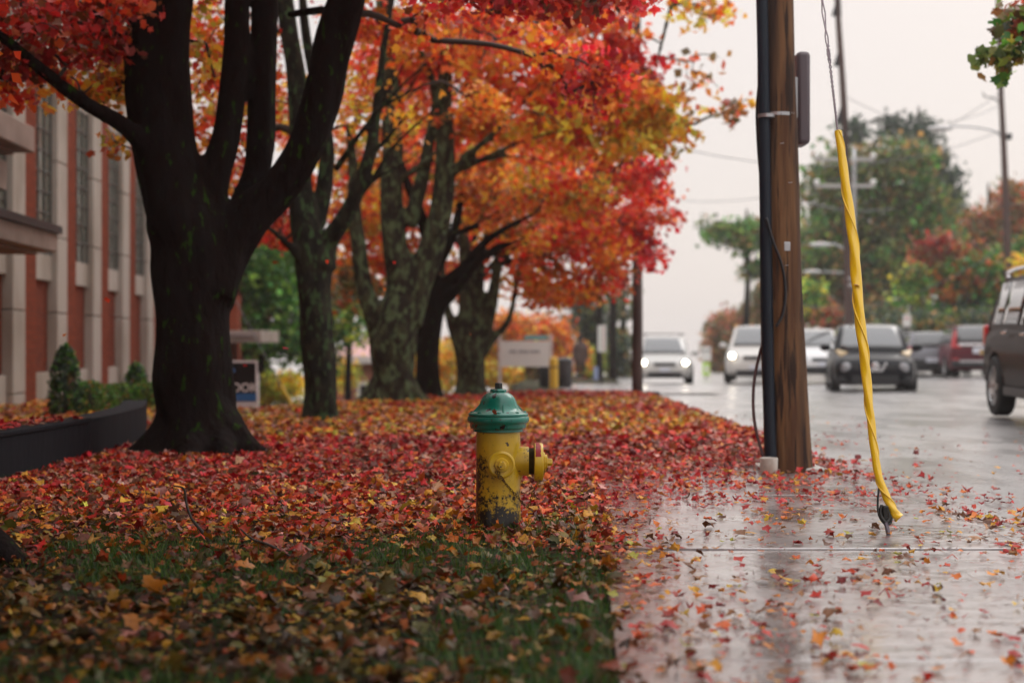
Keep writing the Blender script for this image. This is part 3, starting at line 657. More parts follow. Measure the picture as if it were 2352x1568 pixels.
def lawn_den(X, Y):
    if not in_view(X, Y): return 0
    e = xe(Y) + .03 + .22 * nz(X, Y, 2.5, 5) + abs(random.gauss(0, .085))
    if Y < 9.3 and X > e: return 0
    if X > edge_l(Y) + .05: return 0
    if X < -3.4 and 8.5 < Y < 14.5 and X > -3.8: return 0
    d = 1.0
    if Y < 7.0:
        g = nz(X, Y, 1.1, 1) + .5 * nz(X, Y, 3, 2)
        d = .26 + .5 * sst(.25, -.3, g)
        d = d + (1 - d) * sst(6.4, 7.2, Y)
    if X > xe(Y) + .06: d *= sst(9.0, 11.2, Y + .6 * nz(X, Y, .8, 4)) if X < 1 else sst(9.6, 12.0, Y + .8 * nz(X, Y, .8, 4))
    if Y > 28: d *= .0 if X > -1.2 else 1
    return d
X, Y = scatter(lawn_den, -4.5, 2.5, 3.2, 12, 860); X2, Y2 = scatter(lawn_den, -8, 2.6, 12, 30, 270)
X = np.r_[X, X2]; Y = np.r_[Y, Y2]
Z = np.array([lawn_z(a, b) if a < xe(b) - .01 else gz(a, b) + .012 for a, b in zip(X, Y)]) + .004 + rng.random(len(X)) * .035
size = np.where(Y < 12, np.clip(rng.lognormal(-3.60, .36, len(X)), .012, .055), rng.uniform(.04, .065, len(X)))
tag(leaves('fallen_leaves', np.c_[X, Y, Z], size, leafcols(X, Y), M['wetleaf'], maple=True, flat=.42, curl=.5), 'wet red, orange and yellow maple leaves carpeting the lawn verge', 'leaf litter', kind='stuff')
# leaves lying on the pavement and blown on the road
def walk_den(X, Y):
    if not in_view(X, Y): return 0
    c = nz(X, Y, 1.6, 21) + .5 * nz(X, Y, 4.2, 22)
    d = .16 + .55 * sst(-.1, .6, c) + .9 * sst(.95, .40, X) * (1 if Y > 5.5 else .55) + .7 * sst(7.5, 10.5, Y) * sst(2.6, 1.2, X)
    if Y < 5.6: d *= .75
    if 2.36 < X < 2.62 and Y > 5: d += .08
    if X > 2.62: d *= .48 * sst(5.8, 2.5, X) + .12 * sst(14, 8, Y)
    return min(1, d)
X, Y = scatter(walk_den, .36, 2.9, 3.2, 11.5, 420); X2, Y2 = scatter(walk_den, 2.4, 7.5, 5, 18, 130)
X = np.r_[X, X2]; Y = np.r_[Y, Y2]
cols = np.zeros((len(X), 3))
for i in range(len(X)):
    r = random.random(); y = Y[i]
    z = ('crimson' if r < .36 else 'red' if r < .6 else 'orange' if r < .78 else 'darkred') if y > 7.8 else ('orange' if r < .26 else 'red' if r < .44 else 'brown' if r < .66 else 'darkred' if r < .9 else 'yellow')
    cols[i] = PAL[z][random.randrange(4)]
tag(leaves('pavement_leaves', np.c_[X, Y, np.array([gz(a, b) for a, b in zip(X, Y)]) + np.where(X < 2.38, .018, .006) + rng.random(len(X)) * .004],
   rng.uniform(.014, .044, len(X)) * np.where(rng.random(len(X)) < .4, .5, 1), np.clip(cols * .8, 0, .8), M['wetleaf'], maple=True, flat=.26, curl=.5), 'scattered wet maple leaves lying on the wet pavement and kerb edge', 'leaf litter', kind='stuff')
# stalks and scraps
X, Y = scatter(lambda a, b: .9 if in_view(a, b) else 0, .38, 2.9, 3.2, 11, 210); n = len(X)
ang = rng.uniform(0, np.pi, n); ln = rng.uniform(.008, .05, n); wd = rng.uniform(.0008, .0035, n)
dx = np.cos(ang) * ln; dy = np.sin(ang) * ln; nx = -np.sin(ang) * wd; ny = np.cos(ang) * wd
Zb = np.where(X < 2.38, .0175, .0045); h = rng.uniform(0, .010, n)
V = np.stack([np.c_[X - dx - nx, Y - dy - ny, Zb], np.c_[X - dx + nx, Y - dy + ny, Zb + .001], np.c_[X + dx, Y + dy, Zb + h]], 1).reshape(-1, 3)
tag(np_mesh('leaf_stalks', V, np.arange(3 * n).reshape(-1, 3), M['wetleaf'], np.repeat(pick(['brown', 'darkred'], n) * .6, 3, axis=0)), 'fine stalks and leaf scraps strewn over the wet pavement', 'leaf litter', kind='stuff')
# grass
def grass_den(X, Y):
    if not in_view(X, Y, .4): return 0
    g = nz(X, Y, 1.1, 1) + .5 * nz(X, Y, 3, 2)
    d = .10 + .9 * sst(-.25, .25, g)
    if Y > 6.8: d *= .22
    if X > xe(Y) + .012 + .03 * nz(X, Y, 6, 8): return 0
    if abs(X - xe(Y)) < .20: d = max(d, .8 if Y < 7 else .35)
    if math.hypot(X + .05, Y - 7.05) < .34: d = 1
    if math.hypot(X - .2, Y - 7.1) < .3: d = 1
    return d
X, Y = scatter(grass_den, -3.6, .60, 3.2, 10.5, 1500); n = len(X)
ang = rng.uniform(0, 2 * np.pi, n); h = rng.uniform(.025, .085, n); lean = rng.normal(0, .45, (n, 2)) * h[:, None]; w = rng.uniform(.0012, .0026, n)
Z = np.array([lawn_z(a, b) for a, b in zip(X, Y)])
nx = np.cos(ang) * w; ny = np.sin(ang) * w
V = np.stack([np.c_[X - nx, Y - ny, Z], np.c_[X + nx, Y + ny, Z], np.c_[X + lean[:, 0] * .4 + nx * .8, Y + lean[:, 1] * .4 + ny * .8, Z + h * .6], np.c_[X + lean[:, 0] * .4 - nx * .8, Y + lean[:, 1] * .4 - ny * .8, Z + h * .6], np.c_[X + lean[:, 0], Y + lean[:, 1], Z + h]], 1).reshape(-1, 3)
Fc = (np.array([(0, 1, 2), (0, 2, 3), (3, 2, 4)])[None] + (np.arange(n) * 5)[:, None, None]).reshape(-1, 3)
gc = np.array([(.035, .11, .012), (.055, .15, .015), (.02, .07, .010), (.11, .16, .02)])[rng.integers(0, 4, n)]
tag(np_mesh('grass', V, Fc, M['grass'], np.repeat(gc, 5, axis=0)), 'short green grass growing up between the fallen leaves', 'grass', kind='stuff')


# ------------------------------------------------------------------ school-like brick building
XF = -6.0
bl = empty('brick_building', (XF - 1, 22, 0), 'long red brick building with cream fins and tall gridded windows behind the lawn', 'building')
boff = Vector(bl.location)
def bpart(mb, name, m, parent=None, **k):
    o = mb.build(name, m, **k); par = parent or bl
    o.parent = par
    if par is bl: o.matrix_parent_inverse = Matrix.Translation(-boff)
    else: o.matrix_parent_inverse = par.matrix_parent_inverse if False else Matrix.Identity(4)
    return o
def bsub(mb, name, m, par, **k):      # a piece of a part; both were modelled in world coordinates
    o = mb.build(name, m, **k); o.parent = par; return o
HB = 9.2; bay = 2.37
y0 = 14.02 - bay * 4
wall = MB(); wall.box((XF - 4.2, 19.2, HB / 2 - 1), (8.14, 29.5, HB + 2)); wallo = bpart(wall, 'wall', M['brick_low'], smooth=False)
cop = MB(); cop.box((XF - 4.0, 19.2, HB + .12), (8.0, 29.9, .24)); bpart(cop, 'roof', M['cream'], smooth=False)
k = 0
yy = y0 - bay
while yy < 32.5:
    # brick pier, proud of the back wall
    m_ = MB(); m_.box((XF - .20, yy + .33, HB / 2 - 1), (.40, .66, HB + 2)); bpart(m_, 'brick_pier', M['brick'], smooth=False)
    # window strip
    w0, w1 = yy + .66, yy + 1.75; wc = (w0 + w1) / 2; ww = w1 - w0
    for (za, zb) in ((2.3, 4.9), (5.6, 8.6)):
        m_ = MB(); m_.box((XF - .11, wc, (za + zb) / 2), (.04, ww - .004, zb - za)); fo = bpart(m_, 'window', M['winglass'], smooth=False)
        g = MB(); zz = za + .02
        while zz < zb: g.box((XF - .085, wc, zz), (.03, ww - .01, .035)); zz += .32
        for q in (-.5, -.17, .17, .5): g.box((XF - .08, wc + q * (ww - .04), (za + zb) / 2), (.05, .03, zb - za))
        bsub(g, 'window_frame', M['mullion'], fo, smooth=False)
    for (sz, sh) in ((2.1, .40), (5.25, .7)): m_ = MB(); m_.box((XF - .15, wc, sz), (.18, ww - .002, sh)); bpart(m_, 'spandrel', M['cream'], smooth=False, bevel=.01)
    m_ = MB(); m_.box((XF - .17, wc, -.25), (.22, ww - .003, 1.44)); bpart(m_, 'plinth', M['cream'], smooth=False, bevel=.01)
    # cream fin built of blocks with open joints, standing proud
    f = MB(); zz = -1.0
    while zz < HB:
        f.box((XF - .17, w1 + .309, zz + .60), (.40, .612, 1.185)); zz += 1.2
    bpart(f, 'fin', M['cream'], smooth=False, bevel=.012)
    yy += bay
BROT = Matrix.Rotation(R(3.1), 4, 'Z')
def turn(o): o.matrix_basis = BROT @ o.matrix_basis; return o
turn(bl)
# annex beyond with its flat entrance canopy
an = empty('entrance_annex', (-8, 40, -1.6), 'lower brick entrance block with a dark doorway at the far end of the brick building', 'building')
def at(o, par): o.parent = par; o.matrix_parent_inverse = Matrix.Translation(-Vector(par.location)); return o
m_ = MB(); m_.box((-13.3, 47, 1.0), (9.3, 8, 5.6)); at(m_.build('wall', M['brick'], smooth=False), an)
m_ = MB(); m_.box((-13.3, 47, 3.95), (9.8, 8.5, .3)); at(m_.build('roof', M['cream'], smooth=False), an)
m_ = MB(); m_.box((-10.2, 42.93, .0), (1.6, .12, 2.4)); d_ = at(m_.build('door', M['doorglass'], smooth=False), an)
for x_ in (-11.03, -10.2, -9.37):
    m_ = MB(); m_.box((x_, 42.86, .0), (.07, .06, 2.5)); at(m_.build('door_frame', M['metal_dark'], smooth=False), an)
for x_ in (-8.38,):
    m_ = MB(); m_.box((x_, 42.4, .2), (.5, .5, 4.2)); at(m_.build('brick_post', M['brick'], smooth=False), an)
ec = empty('entrance_canopy', (-8.5, 41, -1.6), 'flat pale canopy roof over the far entrance, seen either side of the dark maple', 'canopy')
m_ = MB(); m_.box((-9.4, 40.6, 1.08), (5.0, 3.0, .34)); at(m_.build('slab', M['canopy'], smooth=False, bevel=.02), ec)
m_ = MB(); m_.box((-9.4, 39.08, 1.14), (4.7, .05, .10)); at(m_.build('fascia', M['metal_edge'], smooth=False), ec)
for x_ in (-11.4, -9.9):
    m_ = MB(); m_.box((x_, 40.2, -.4), (.16, .16, 2.7)); at(m_.build('post', M['metal_dark'], smooth=False), ec)
# the two ledges on the near end
def ledge(label, x1, ya, yb, z0, th, dark):
    r = empty('flat_canopy', (x1, (ya + yb) / 2, z0), label, 'canopy')
    m_ = MB(); m_.box(((x1 + XF) / 2, (ya + yb) / 2, z0 + th / 2), (abs(x1 - XF) - .01, yb - ya, th)); at(m_.build('slab', M['canopy'], smooth=False, bevel=.015), r)
    if dark:
        m_ = MB(); m_.box(((x1 + XF) / 2 + .02, (ya + yb) / 2, z0 + th + .05), (abs(x1 - XF) + .06, yb - ya + .08, .1)); at(m_.build('roof_edge', M['metal_dark'], smooth=False), r)
        m_ = MB(); m_.box(((x1 + XF) / 2, ya - .03, z0 + th - .03), (abs(x1 - XF), .03, .05)); at(m_.build('trim', M['metal_edge'], smooth=False), r)
    m_ = MB(); m_.box(((x1 + XF) / 2 - .1, (ya + yb) / 2, z0 - .02), (abs(x1 - XF) - .25, yb - ya - .3, .036)); at(m_.build('soffit', M['soffit'], smooth=False), r); turn(r)
ledge('lower flat canopy with a dark roof edge jutting from the brick building', -4.95, 12.5, 19.0, 2.12, .24, True)
ledge('upper thick concrete canopy jutting from the brick building', -5.05, 12.5, 18.3, 3.33, .32, False)
b_ = MB(); b_.box((-5.6, 15.2, 2.97), (.75, 5.0, .36)); o = b_.build('canopy_beam', M['canopy'], smooth=False, bevel=.01); turn(o); tag(o, 'pale beam under the upper concrete canopy of the brick building', 'beam')

# low dark wall by the first maple
def seg_wall(label, pts, h, th, cap):
    r = empty('low_wall', (pts[0][0], pts[0][1], 0), label, 'wall'); P = catmull([(a, b, 0) for a, b in pts], 5)
    nrm = []
    for i in range(len(P)):
        t = (P[min(i + 1, len(P) - 1)] - P[max(i - 1, 0)]).normalized(); nrm.append(Vector((-t.y, t.x, 0)))
    def strip(z0, z1, o0, o1, nm, m):
        mb = MB(); vs = []
        for p, n in zip(P, nrm): vs += [p + n * o0 + Vector((0, 0, z0)), p + n * o0 + Vector((0, 0, z1)), p + n * o1 + Vector((0, 0, z1)), p + n * o1 + Vector((0, 0, z0))]
        fs = []
        for i in range(len(P) - 1):
            for j in range(4): fs.append((4 * i + j, 4 * i + (j + 1) % 4, 4 * i + 4 + (j + 1) % 4, 4 * i + 4 + j))
        fs += [(0, 1, 2, 3), tuple(4 * (len(P) - 1) + j for j in (3, 2, 1, 0))]
        mb.add(vs, fs); o = at(mb.build(nm, m, smooth=False, bevel=.008), r)
    strip(-.3, h, 0, th, 'wall_face', M['stone_wall'])
    if cap: strip(h, h + .035, -.02, th + .02, 'coping', M['stone_wall'])
seg_wall('dark low concrete wall with leaves on its coping, at the left edge', [(-3.62, 7.6), (-3.52, 9.2), (-3.44, 10.4), (-3.42, 11.5)], .30, .34, True)
seg_wall('dark low wall length running on behind the black maple', [(-3.42, 11.52), (-3.46, 12.6), (-3.6, 13.9), (-3.9, 15.2)], .325, .25, False)
n = 420; Y = rng.uniform(7.8, 11.4, n); X = np.interp(Y, [7.6, 9.2, 10.4, 11.5], [-3.62, -3.52, -3.44, -3.42]) - rng.uniform(0, .34, n)
tag(leaves('coping_leaves', np.c_[X, Y, np.full(n, .34)], rng.uniform(.022, .045, n), pick(['crimson', 'red', 'brown'], n), M['wetleaf'], flat=.4), 'wet red leaves lying along the low wall coping', 'leaf litter', kind='stuff')

# evergreens and hedge at the building's foot
def shrub(name, label, x, Y, w, h, cone, pal, n=1500, leaf=.05, group=None):
    X0 = (x - 1176) / F * Y; g = gz(X0, Y); r = empty(name, (X0, Y, g), label, 'shrub', group=group)
    m_ = MB(); m_.tube([(X0, Y, g - .02), (X0, Y, g + h * .4), (X0 + .01, Y, g + h * .85)], [.04, .028, .006], 7)
    for _ in range(14):
        a = random.random() * 6.28; z = random.uniform(.1, .8) * h; q = w * .4 * ((1 - z / h) if cone else 1)
        m_.tube([(X0, Y, g + z), (X0 + q * math.cos(a), Y + q * math.sin(a), g + z + .08)], [.012, .004], 5)
    at(m_.build('stem', M['twig'], ang=0), r)
    t = rng.random(n) ** (.9 if cone else .8); a = rng.uniform(0, 6.283, n)
    rad = w / 2 * (np.sqrt(np.clip(1 - t ** 2.2, 0, 1)) if cone else np.sqrt(np.clip(1 - (t * 1.5 - .6) ** 2, 0.05, 1))) * rng.uniform(.55, 1.08, n)
    P = np.c_[X0 + rad * np.cos(a), Y + rad * np.sin(a), g + .02 + t * h]
    at(leaves('foliage', P, rng.uniform(.5, 1.2, n) * leaf, pick(pal, n, .3), M['leaf'], maple=False), r)
shrub('conical_evergreen', 'tall dark conical evergreen against the brick building at left', 150, 17.9, .42, .88, True, ['spruce', 'spruce', 'green'])
shrub('conical_evergreen', 'smaller dark conical evergreen between the tall one and the black maple trunk', 312, 20.5, .36, .62, True, ['spruce', 'green'], 1200)
for i, (x, Y, lab) in enumerate(((205, 18.2, 'low green bush just right of the tall conical evergreen'), (235, 18.8, 'low green bush midway along the building foot planting'), (275, 19.4, 'low green bush left of the smaller conical evergreen'), (335, 19.6, 'low green bush nearest to the black maple trunk'))):
    shrub('low_bush', lab, x, Y, .42, .36 if i else .42, False, ['green', 'green', 'olive'], 900, .04, group='low bushes along the brick building')

# ------------------------------------------------------------------ yard sign
sg = empty('yard_sign', (-3.86, 20, gz(-3.86, 20)), 'black, white and blue yard sign with large white lettering right of the black maple', 'sign')
ty = 20.0; S_ = ty / F
def flat(name, x0, y0_, x1, y1_, m, d, th, par, Y=ty, tilt=.03):
    a = px(x0, y0_, Y); b = px(x1, y1_, Y); c = (a + b) / 2; m_ = MB()
    m_.box((c.x, Y - d, c.z), (abs(b.x - a.x), th, abs(a.z - b.z))); o = m_.build(name, m, smooth=False)
    return at(o, par)
M['sign_white'] = mat('sign_white', (.72, .66, .67), .35); M['sign_black'] = mat('sign_black', (.008, .009, .012), .3); M['sign_blue'] = mat('sign_blue', (.03, .14, .36), .35)
M['sign_pale'] = mat('sign_pale_blue', (.10, .25, .55), .35)
flat('board', 505, 827, 592, 937, M['sign_white'], 0, .02, sg)
flat('black_panel', 509, 833, 587, 906, M['sign_black'], .013, .006, sg)
flat('blue_band', 509, 903, 589, 921, M['sign_blue'], .016, .006, sg)
flat('mark', 531, 845, 539, 849, M['sign_pale'], .018, .004, sg); flat('mark', 534, 850, 541, 854, M['sign_pale'], .018, .004, sg)
for x_ in (516, 584):
    a = px(x_, 937, ty); m_ = MB(); m_.box((a.x, ty, a.z / 2 - .14 + .05), (.014, .014, a.z + .38)); at(m_.build('stake', M['metal_dark'], smooth=False), sg)
def text(s, loc, size, m, par, name='lettering', bold=0., rz=0, sx=1, al='LEFT', rotx=90):
    cu = bpy.data.curves.new(name, 'FONT'); cu.body = s; cu.size = size; cu.extrude = .002; cu.offset = bold; cu.align_x = al
    t = bpy.data.objects.new(name, cu); COL.objects.link(t); dg = bpy.context.evaluated_depsgraph_get()
    me = bpy.data.meshes.new_from_object(t.evaluated_get(dg)); bpy.data.objects.remove(t); bpy.data.curves.remove(cu)
    me.materials.clear(); me.materials.append(m); o = bpy.data.objects.new(name, me); COL.objects.link(o)
    o.matrix_world = Matrix.Translation(loc) @ Matrix.Rotation(rz, 4, 'Z') @ Matrix.Rotation(R(rotx), 4, 'X') @ Matrix.Diagonal((sx, 1, 1, 1))
    mw = o.matrix_world.copy(); o.parent = par
    o.matrix_parent_inverse = par.matrix_world.inverted() if False else (Matrix.Translation(Vector(par.location)) @ Matrix.Rotation(par.rotation_euler.z, 4, 'Z')).inverted()
    return o
text('OOK', px(532, 899, ty) + Vector((0, -.02, 0)), .172, M['sign_white'], sg, bold=.0045, sx=.93)
text('s.com', px(528, 915, ty) + Vector((0, -.022, 0)), .06, M['sign_pale'], sg)

# ------------------------------------------------------------------ fire hydrant
HY = 7.2; hx = (1144.5 - 1176) / F * HY
def paint(name, base, chip, dirt, dlo, dhi, z0, z1, rough=.3, chip_lo=.66):
    """wet paint, chipped, with grime that thickens toward the bottom of the barrel"""
    m = mat(name, base, rough, coat=.4, spec=.4, coatrough=.15, var=[(tuple(c * .6 for c in base), 7, 5, .4, .75), (chip, 26, 5, chip_lo, chip_lo + .03)], bump=(38, .25, .004))
    t = m.node_tree; p = t.nodes['Principled BSDF']; src = p.inputs['Base Color'].links[0].from_socket; L = t.links.new
    co = t.nodes.new('ShaderNodeTexCoord'); s = t.nodes.new('ShaderNodeSeparateXYZ'); L(co.outputs['Object'], s.inputs[0])
    zx = t.nodes.new('ShaderNodeMath'); zx.operation = 'MULTIPLY_ADD'; zx.inputs[1].default_value = (.9 if z0 == .0 else 0.); L(s.outputs['X'], zx.inputs[0]); L(s.outputs['Z'], zx.inputs[2])
    g = t.nodes.new('ShaderNodeMapRange'); g.inputs['From Min'].default_value = z0; g.inputs['From Max'].default_value = z1
    g.inputs['To Min'].default_value = dlo; g.inputs['To Max'].default_value = dhi; L(zx.outputs[0], g.inputs['Value'])
    n = t.nodes.new('ShaderNodeTexNoise'); n.inputs['Scale'].default_value = 55; n.inputs['Detail'].default_value = 8; n.inputs['Roughness'].default_value = .7; L(co.outputs['Object'], n.inputs['Vector'])
    n2 = t.nodes.new('ShaderNodeTexNoise'); n2.inputs['Scale'].default_value = 6; n2.inputs['Detail'].default_value = 4; L(co.outputs['Object'], n2.inputs['Vector'])
    a = t.nodes.new('ShaderNodeMath'); a.operation = 'MULTIPLY_ADD'; a.inputs[1].default_value = .8; L(n2.outputs['Fac'], a.inputs[0]); L(n.outputs['Fac'], a.inputs[2])
    b = t.nodes.new('ShaderNodeMath'); b.operation = 'ADD'; L(a.outputs[0], b.inputs[0]); L(g.outputs[0], b.inputs[1])
    r = t.nodes.new('ShaderNodeMapRange'); r.inputs['From Min'].default_value = .98; r.inputs['From Max'].default_value = 1.10; L(b.outputs[0], r.inputs['Value'])
    x = t.nodes.new('ShaderNodeMix'); x.data_type = 'RGBA'; x.inputs['B'].default_value = (*dirt, 1); L(r.outputs[0], x.inputs['Factor']); L(src, x.inputs['A']); L(x.outputs['Result'], p.inputs['Base Color'])
    return m
M['hy_green'] = paint('green_paint', (.002, .18, .125), (.008, .010, .010), (.002, .012, .010), .02, -.2, .49, .58, .25, .62)
M['hy_yellow'] = paint('yellow_paint', (.62, .40, .012), (.05, .03, .01), (.006, .004, .002), .30, -.05, .0, .42, .38, .66)
M['hy_cap'] = paint('yellow_cap_paint', (.66, .43, .014), (.05, .03, .01), (.03, .018, .006), .10, -.2, .24, .44, .35, .66)
M['hy_red'] = mat('red_paint', (.30, .008, .010), .5, coat=.1, var=[((.10, .01, .01), 30, 4, .6, .65), ((.28, .02, .02), 5, 3, .6, .75)])
M['hy_dark'] = mat('black_iron', (.018, .018, .016), .5, .5, coat=.3)
M['rust'] = mat('rusty_iron', (.10, .045, .015), .7, .5, var=[((.30, .20, .02), 40, 3, .5, .6)])
hy = empty('fire_hydrant', (hx, HY, 0), 'yellow fire hydrant with a green bonnet standing in the fallen leaves', 'fire hydrant')
def hp(mb, name, m, par=None, **k): o = mb.build(name, m, **k); o.parent = par or hy; return o
u = HY / F     # metres per picture unit
m_ = MB(); m_.lathe([(.0, -.06), (.118, -.06), (.118, .03), (.1135, .05), (.1125, .20), (.1125, .34), (.111, .48), (.111, .505)], 56); barrel = hp(m_, 'barrel', M['hy_yellow'])
zz = lambda y: CH - (y - 784) * u
prof = [(.112, .535), (.128, .540), (.128, .552), (.140, .556), (.1435, .566), (.1435, .580), (.150, .584), (.1555, .592), (.157, .603), (.1545, .614), (.149, .619), (.1515, .6215), (.1515, .630), (.147, .6345), (.134, .6395), (.116, .648),
        (.104, .661), (.0965, .678), (.091, .695), (.083, .7125), (.070, .7285), (.054, .7395), (.040, .7445), (.034, .746)]
prof = [(r, .492 + (z - .535) * .97) for r, z in prof]; fz = lambda z: .492 + (z - .535) * .97
m_ = MB(); m_.lathe(prof + [(.02, prof[-1][1])], 64); bonnet = hp(m_, 'bonnet', M['hy_green'], ang=60)
zt = prof[-1][1]
m_ = MB(); m_.lathe([(.030, zt - .006), (.042, zt - .002), (.042, zt + .008), (.036, zt + .013), (.022, zt + .015)], 8); hp(m_, 'nut_collar', M['hy_green'], bonnet, bevel=.002)
m_ = MB(); m_.lathe([(.021, zt + .01), (.0205, zt + .042), (.017, zt + .044)], 5); hp(m_, 'operating_nut', M['hy_dark'], bonnet, bevel=.0015)
for k in range(8):      # bolts and ribs round the bonnet flange
    a = 2 * math.pi * k / 8 - math.pi / 2 + .02
    c = Vector((math.cos(a), math.sin(a), 0)); m_ = MB(); m_.lathe([(.0115, fz(.6265)), (.0115, fz(.643)), (.009, fz(.6445))], 6, origin=c * .131); hp(m_, 'bolt', M['hy_green'], bonnet, bevel=.001)
    if k % 2 == 0:
        sd_ = Vector((-c.y, c.x, 0)); off = sd_ * .024
        P = [c * .138, c * .082 + Vector((0, 0, .062)), c * .074 + Vector((0, 0, .052)), c * .100]
        m_ = MB(); m_.prism([p + off + Vector((0, 0, fz(.632))) for p in P], sd_ * -.005, sd_ * .005); hp(m_, 'rib', M['hy_green'], bonnet, smooth=False, bevel=.0015)
# pumper outlet, toward the road
RX = Matrix.Rotation(R(90), 3, 'Y'); zc = .345
m_ = MB(); m_.lathe([(.074, .02), (.074, .146), (.073, .154)], 40, (0, 0, zc), RX); m_.tube([(.100, 0, zc - .055), (.06, 0, zc - .12)], [.03, .05], 10); hp(m_, 'outlet_neck', M['hy_yellow'])
m_ = MB()
pr = []
for q in range(8): pr += [(.066, .152 + q * .0034), (.0685, .1537 + q * .0034)]
m_.lathe(pr + [(.068, .184)], 40, (0, 0, zc), RX); hp(m_, 'outlet_thread', mat('grimy_thread', (.07, .05, .01), .6, var=[((.02, .015, .006), 20, 4, .4, .6)]))
m_ = MB(); m_.lathe([(.088, .180), (.097, .185), (.097, .217), (.092, .226), (.060, .229)], 40, (0, 0, zc - .004), RX); cap = hp(m_, 'pumper_cap', M['hy_cap'])
m_ = MB(); m_.lathe([(.049, .222), (.049, .236), (.038, .238), (.038, .247), (.030, .249)], 28, (0, 0, zc - .004), RX); hp(m_, 'cap_boss', M['hy_cap'], cap)
m_ = MB(); m_.lathe([(.024, .24), (.0195, .272), (.016, .274)], 5, (0, 0, zc - .004), RX); hp(m_, 'cap_nut', M['hy_cap'], cap, bevel=.002)
# red paint left on the upper part of the cap rim
m_ = MB(); vs = []; n = 26; fs = []
for i in range(n):
    a = R(20 + 145 * i / (n - 1)); jag = .006 * noise.noise(Vector((i * .7, 3, 0)))
    for (rr, xx) in ((.0979, .187 + abs(jag)), (.0981, .20), (.0979, .2165 - abs(jag) * 2 - (.008 if 8 < i < 12 else 0))): vs.append((xx, -rr * math.cos(a) * 1.0, zc - .004 + rr * math.sin(a)))
for i in range(n - 1):
    for j in range(2): b = i * 3 + j; fs.append((b, b + 1, b + 4, b + 3))
m_.add(vs, fs); hp(m_, 'red_paint_patch', M['hy_red'], cap)
# small hose outlet, facing the camera
RY = Matrix.Rotation(R(5), 3, 'Z') @ Matrix.Rotation(R(90), 3, 'X'); zc2 = .338; ox = .004
m_ = MB(); m_.lathe([(.052, .08), (.052, .135), (.066, .136), (.0685, .141), (.0685, .150), (.064, .155), (.058, .1565), (.054, .1545), (.036, .1545), (.036, .160), (.032, .166)], 40, (ox, 0, zc2), RY); hose = hp(m_, 'hose_cap', M['hy_cap'])
m_ = MB(); m_.lathe([(.0235, .160), (.0225, .188), (.019, .191)], 6, (ox, 0, zc2), RY); hp(m_, 'cap_nut', M['hy_cap'], hose, bevel=.0015)
# chains
def chain(pts, name):
    P = catmull(pts, 10); d = [0]
    for a, b in zip(P[:-1], P[1:]): d.append(d[-1] + (b - a).length)
    tot = d[-1]; step = .0145; m_ = MB(); k = 0; s_ = 0
    while s_ < tot:
        i = max(0, min(len(P) - 2, int(np.searchsorted(d, s_)) - 1)); f_ = (s_ - d[i]) / max(1e-6, d[i + 1] - d[i]); c = P[i].lerp(P[i + 1], f_); t = (P[i + 1] - P[i]).normalized()
        sd_ = t.orthogonal().normalized(); sd_ = Matrix.Rotation(k * 1.45 + .5, 3, t) @ sd_
        ring = [c + t * .0105 * math.cos(q) + sd_ * .0058 * math.sin(q) for q in [j * math.pi / 4 for j in range(9)]]
        m_.tube(ring, .0020, 5, cap=False); s_ += step; k += 1
    hp(m_, name, M['rust'])
chain([(.004, -.172, .300), (.012, -.165, .285), (.045, -.125, .235), (.095, -.08, .175), (.118, -.07, .145), (.139, -.07, .123)], 'chain')
chain([(.236, -.015, .300), (.222, -.03, .27), (.185, -.05, .215), (.165, -.065, .16), (.150, -.07, .125), (.139, -.07, .122)], 'chain')
chain([(-.006, -.168, .302), (.006, -.180, .280), (.020, -.165, .272), (.03, -.14, .252)], 'chain')
m_ = MB(); m_.tube([Vector((.238, -.012, .306)) + Vector((math.cos(q) * .012, 0, math.sin(q) * .014)) for q in [j * .7 for j in range(10)]], .003, 6, cap=False); hp(m_, 'chain_ring', M['rust'])
o = leaves('maple_leaf', [(hx - .022, HY - .150, fz(.634))], [.020], np.array([(.30, .07, .03)]), M['wetleaf'], flat=.9, curl=.3); tag(o, 'small brown leaf stuck to the hydrant bonnet rim', 'leaf')
o = leaves('maple_leaf', [(-.31, 6.92, .035)], [.034], np.array([(.34, .17, .12)]), M['wetleaf'], flat=1.2, curl=.2); tag(o, 'pale brown leaf standing upright against the hydrant foot', 'leaf')

# sticks
def stick(label, pts, r, m=M['twig']):
    mb = MB(); P = catmull([tuple(p) for p in pts], 6); mb.tube(P, list(np.linspace(r, r * .45, len(P))), 7, wob=.4); o = mb.build('fallen_stick', m, ang=0); tag(o, label, 'stick')
g0 = gp(488, 6.75, 0)
stick('thin bare twig sticking up out of the leaves at left', [px(492, 1262, 6.6), px(468, 1225, 6.62), px(440, 1190, 6.66), px(428, 1155, 6.7), px(422, 1122, 6.7), px(398, 1115, 6.7)], .009)
stick('thin forked twig lying in the leaves between the hydrant and the upright twig', [px(668, 1280, 6.2), px(620, 1252, 6.3), px(580, 1238, 6.35), px(552, 1214, 6.4)], .008)
stick('long dark stick lying in the shaded grass at lower left', [px(170, 1300, 6.1), px(280, 1312, 6.0), px(380, 1325, 5.9), px(460, 1340, 5.85)], .010)
stick('short thick broken stick lying just right below the hydrant', [px(1200, 1262, 6.55), px(1235, 1248, 6.6), px(1262, 1240, 6.62), px(1288, 1232, 6.66)], .016)
stick('flat dark stick right behind the short broken stick', [px(1215, 1238, 6.9), px(1250, 1228, 6.95), px(1275, 1222, 7.0)], .013)

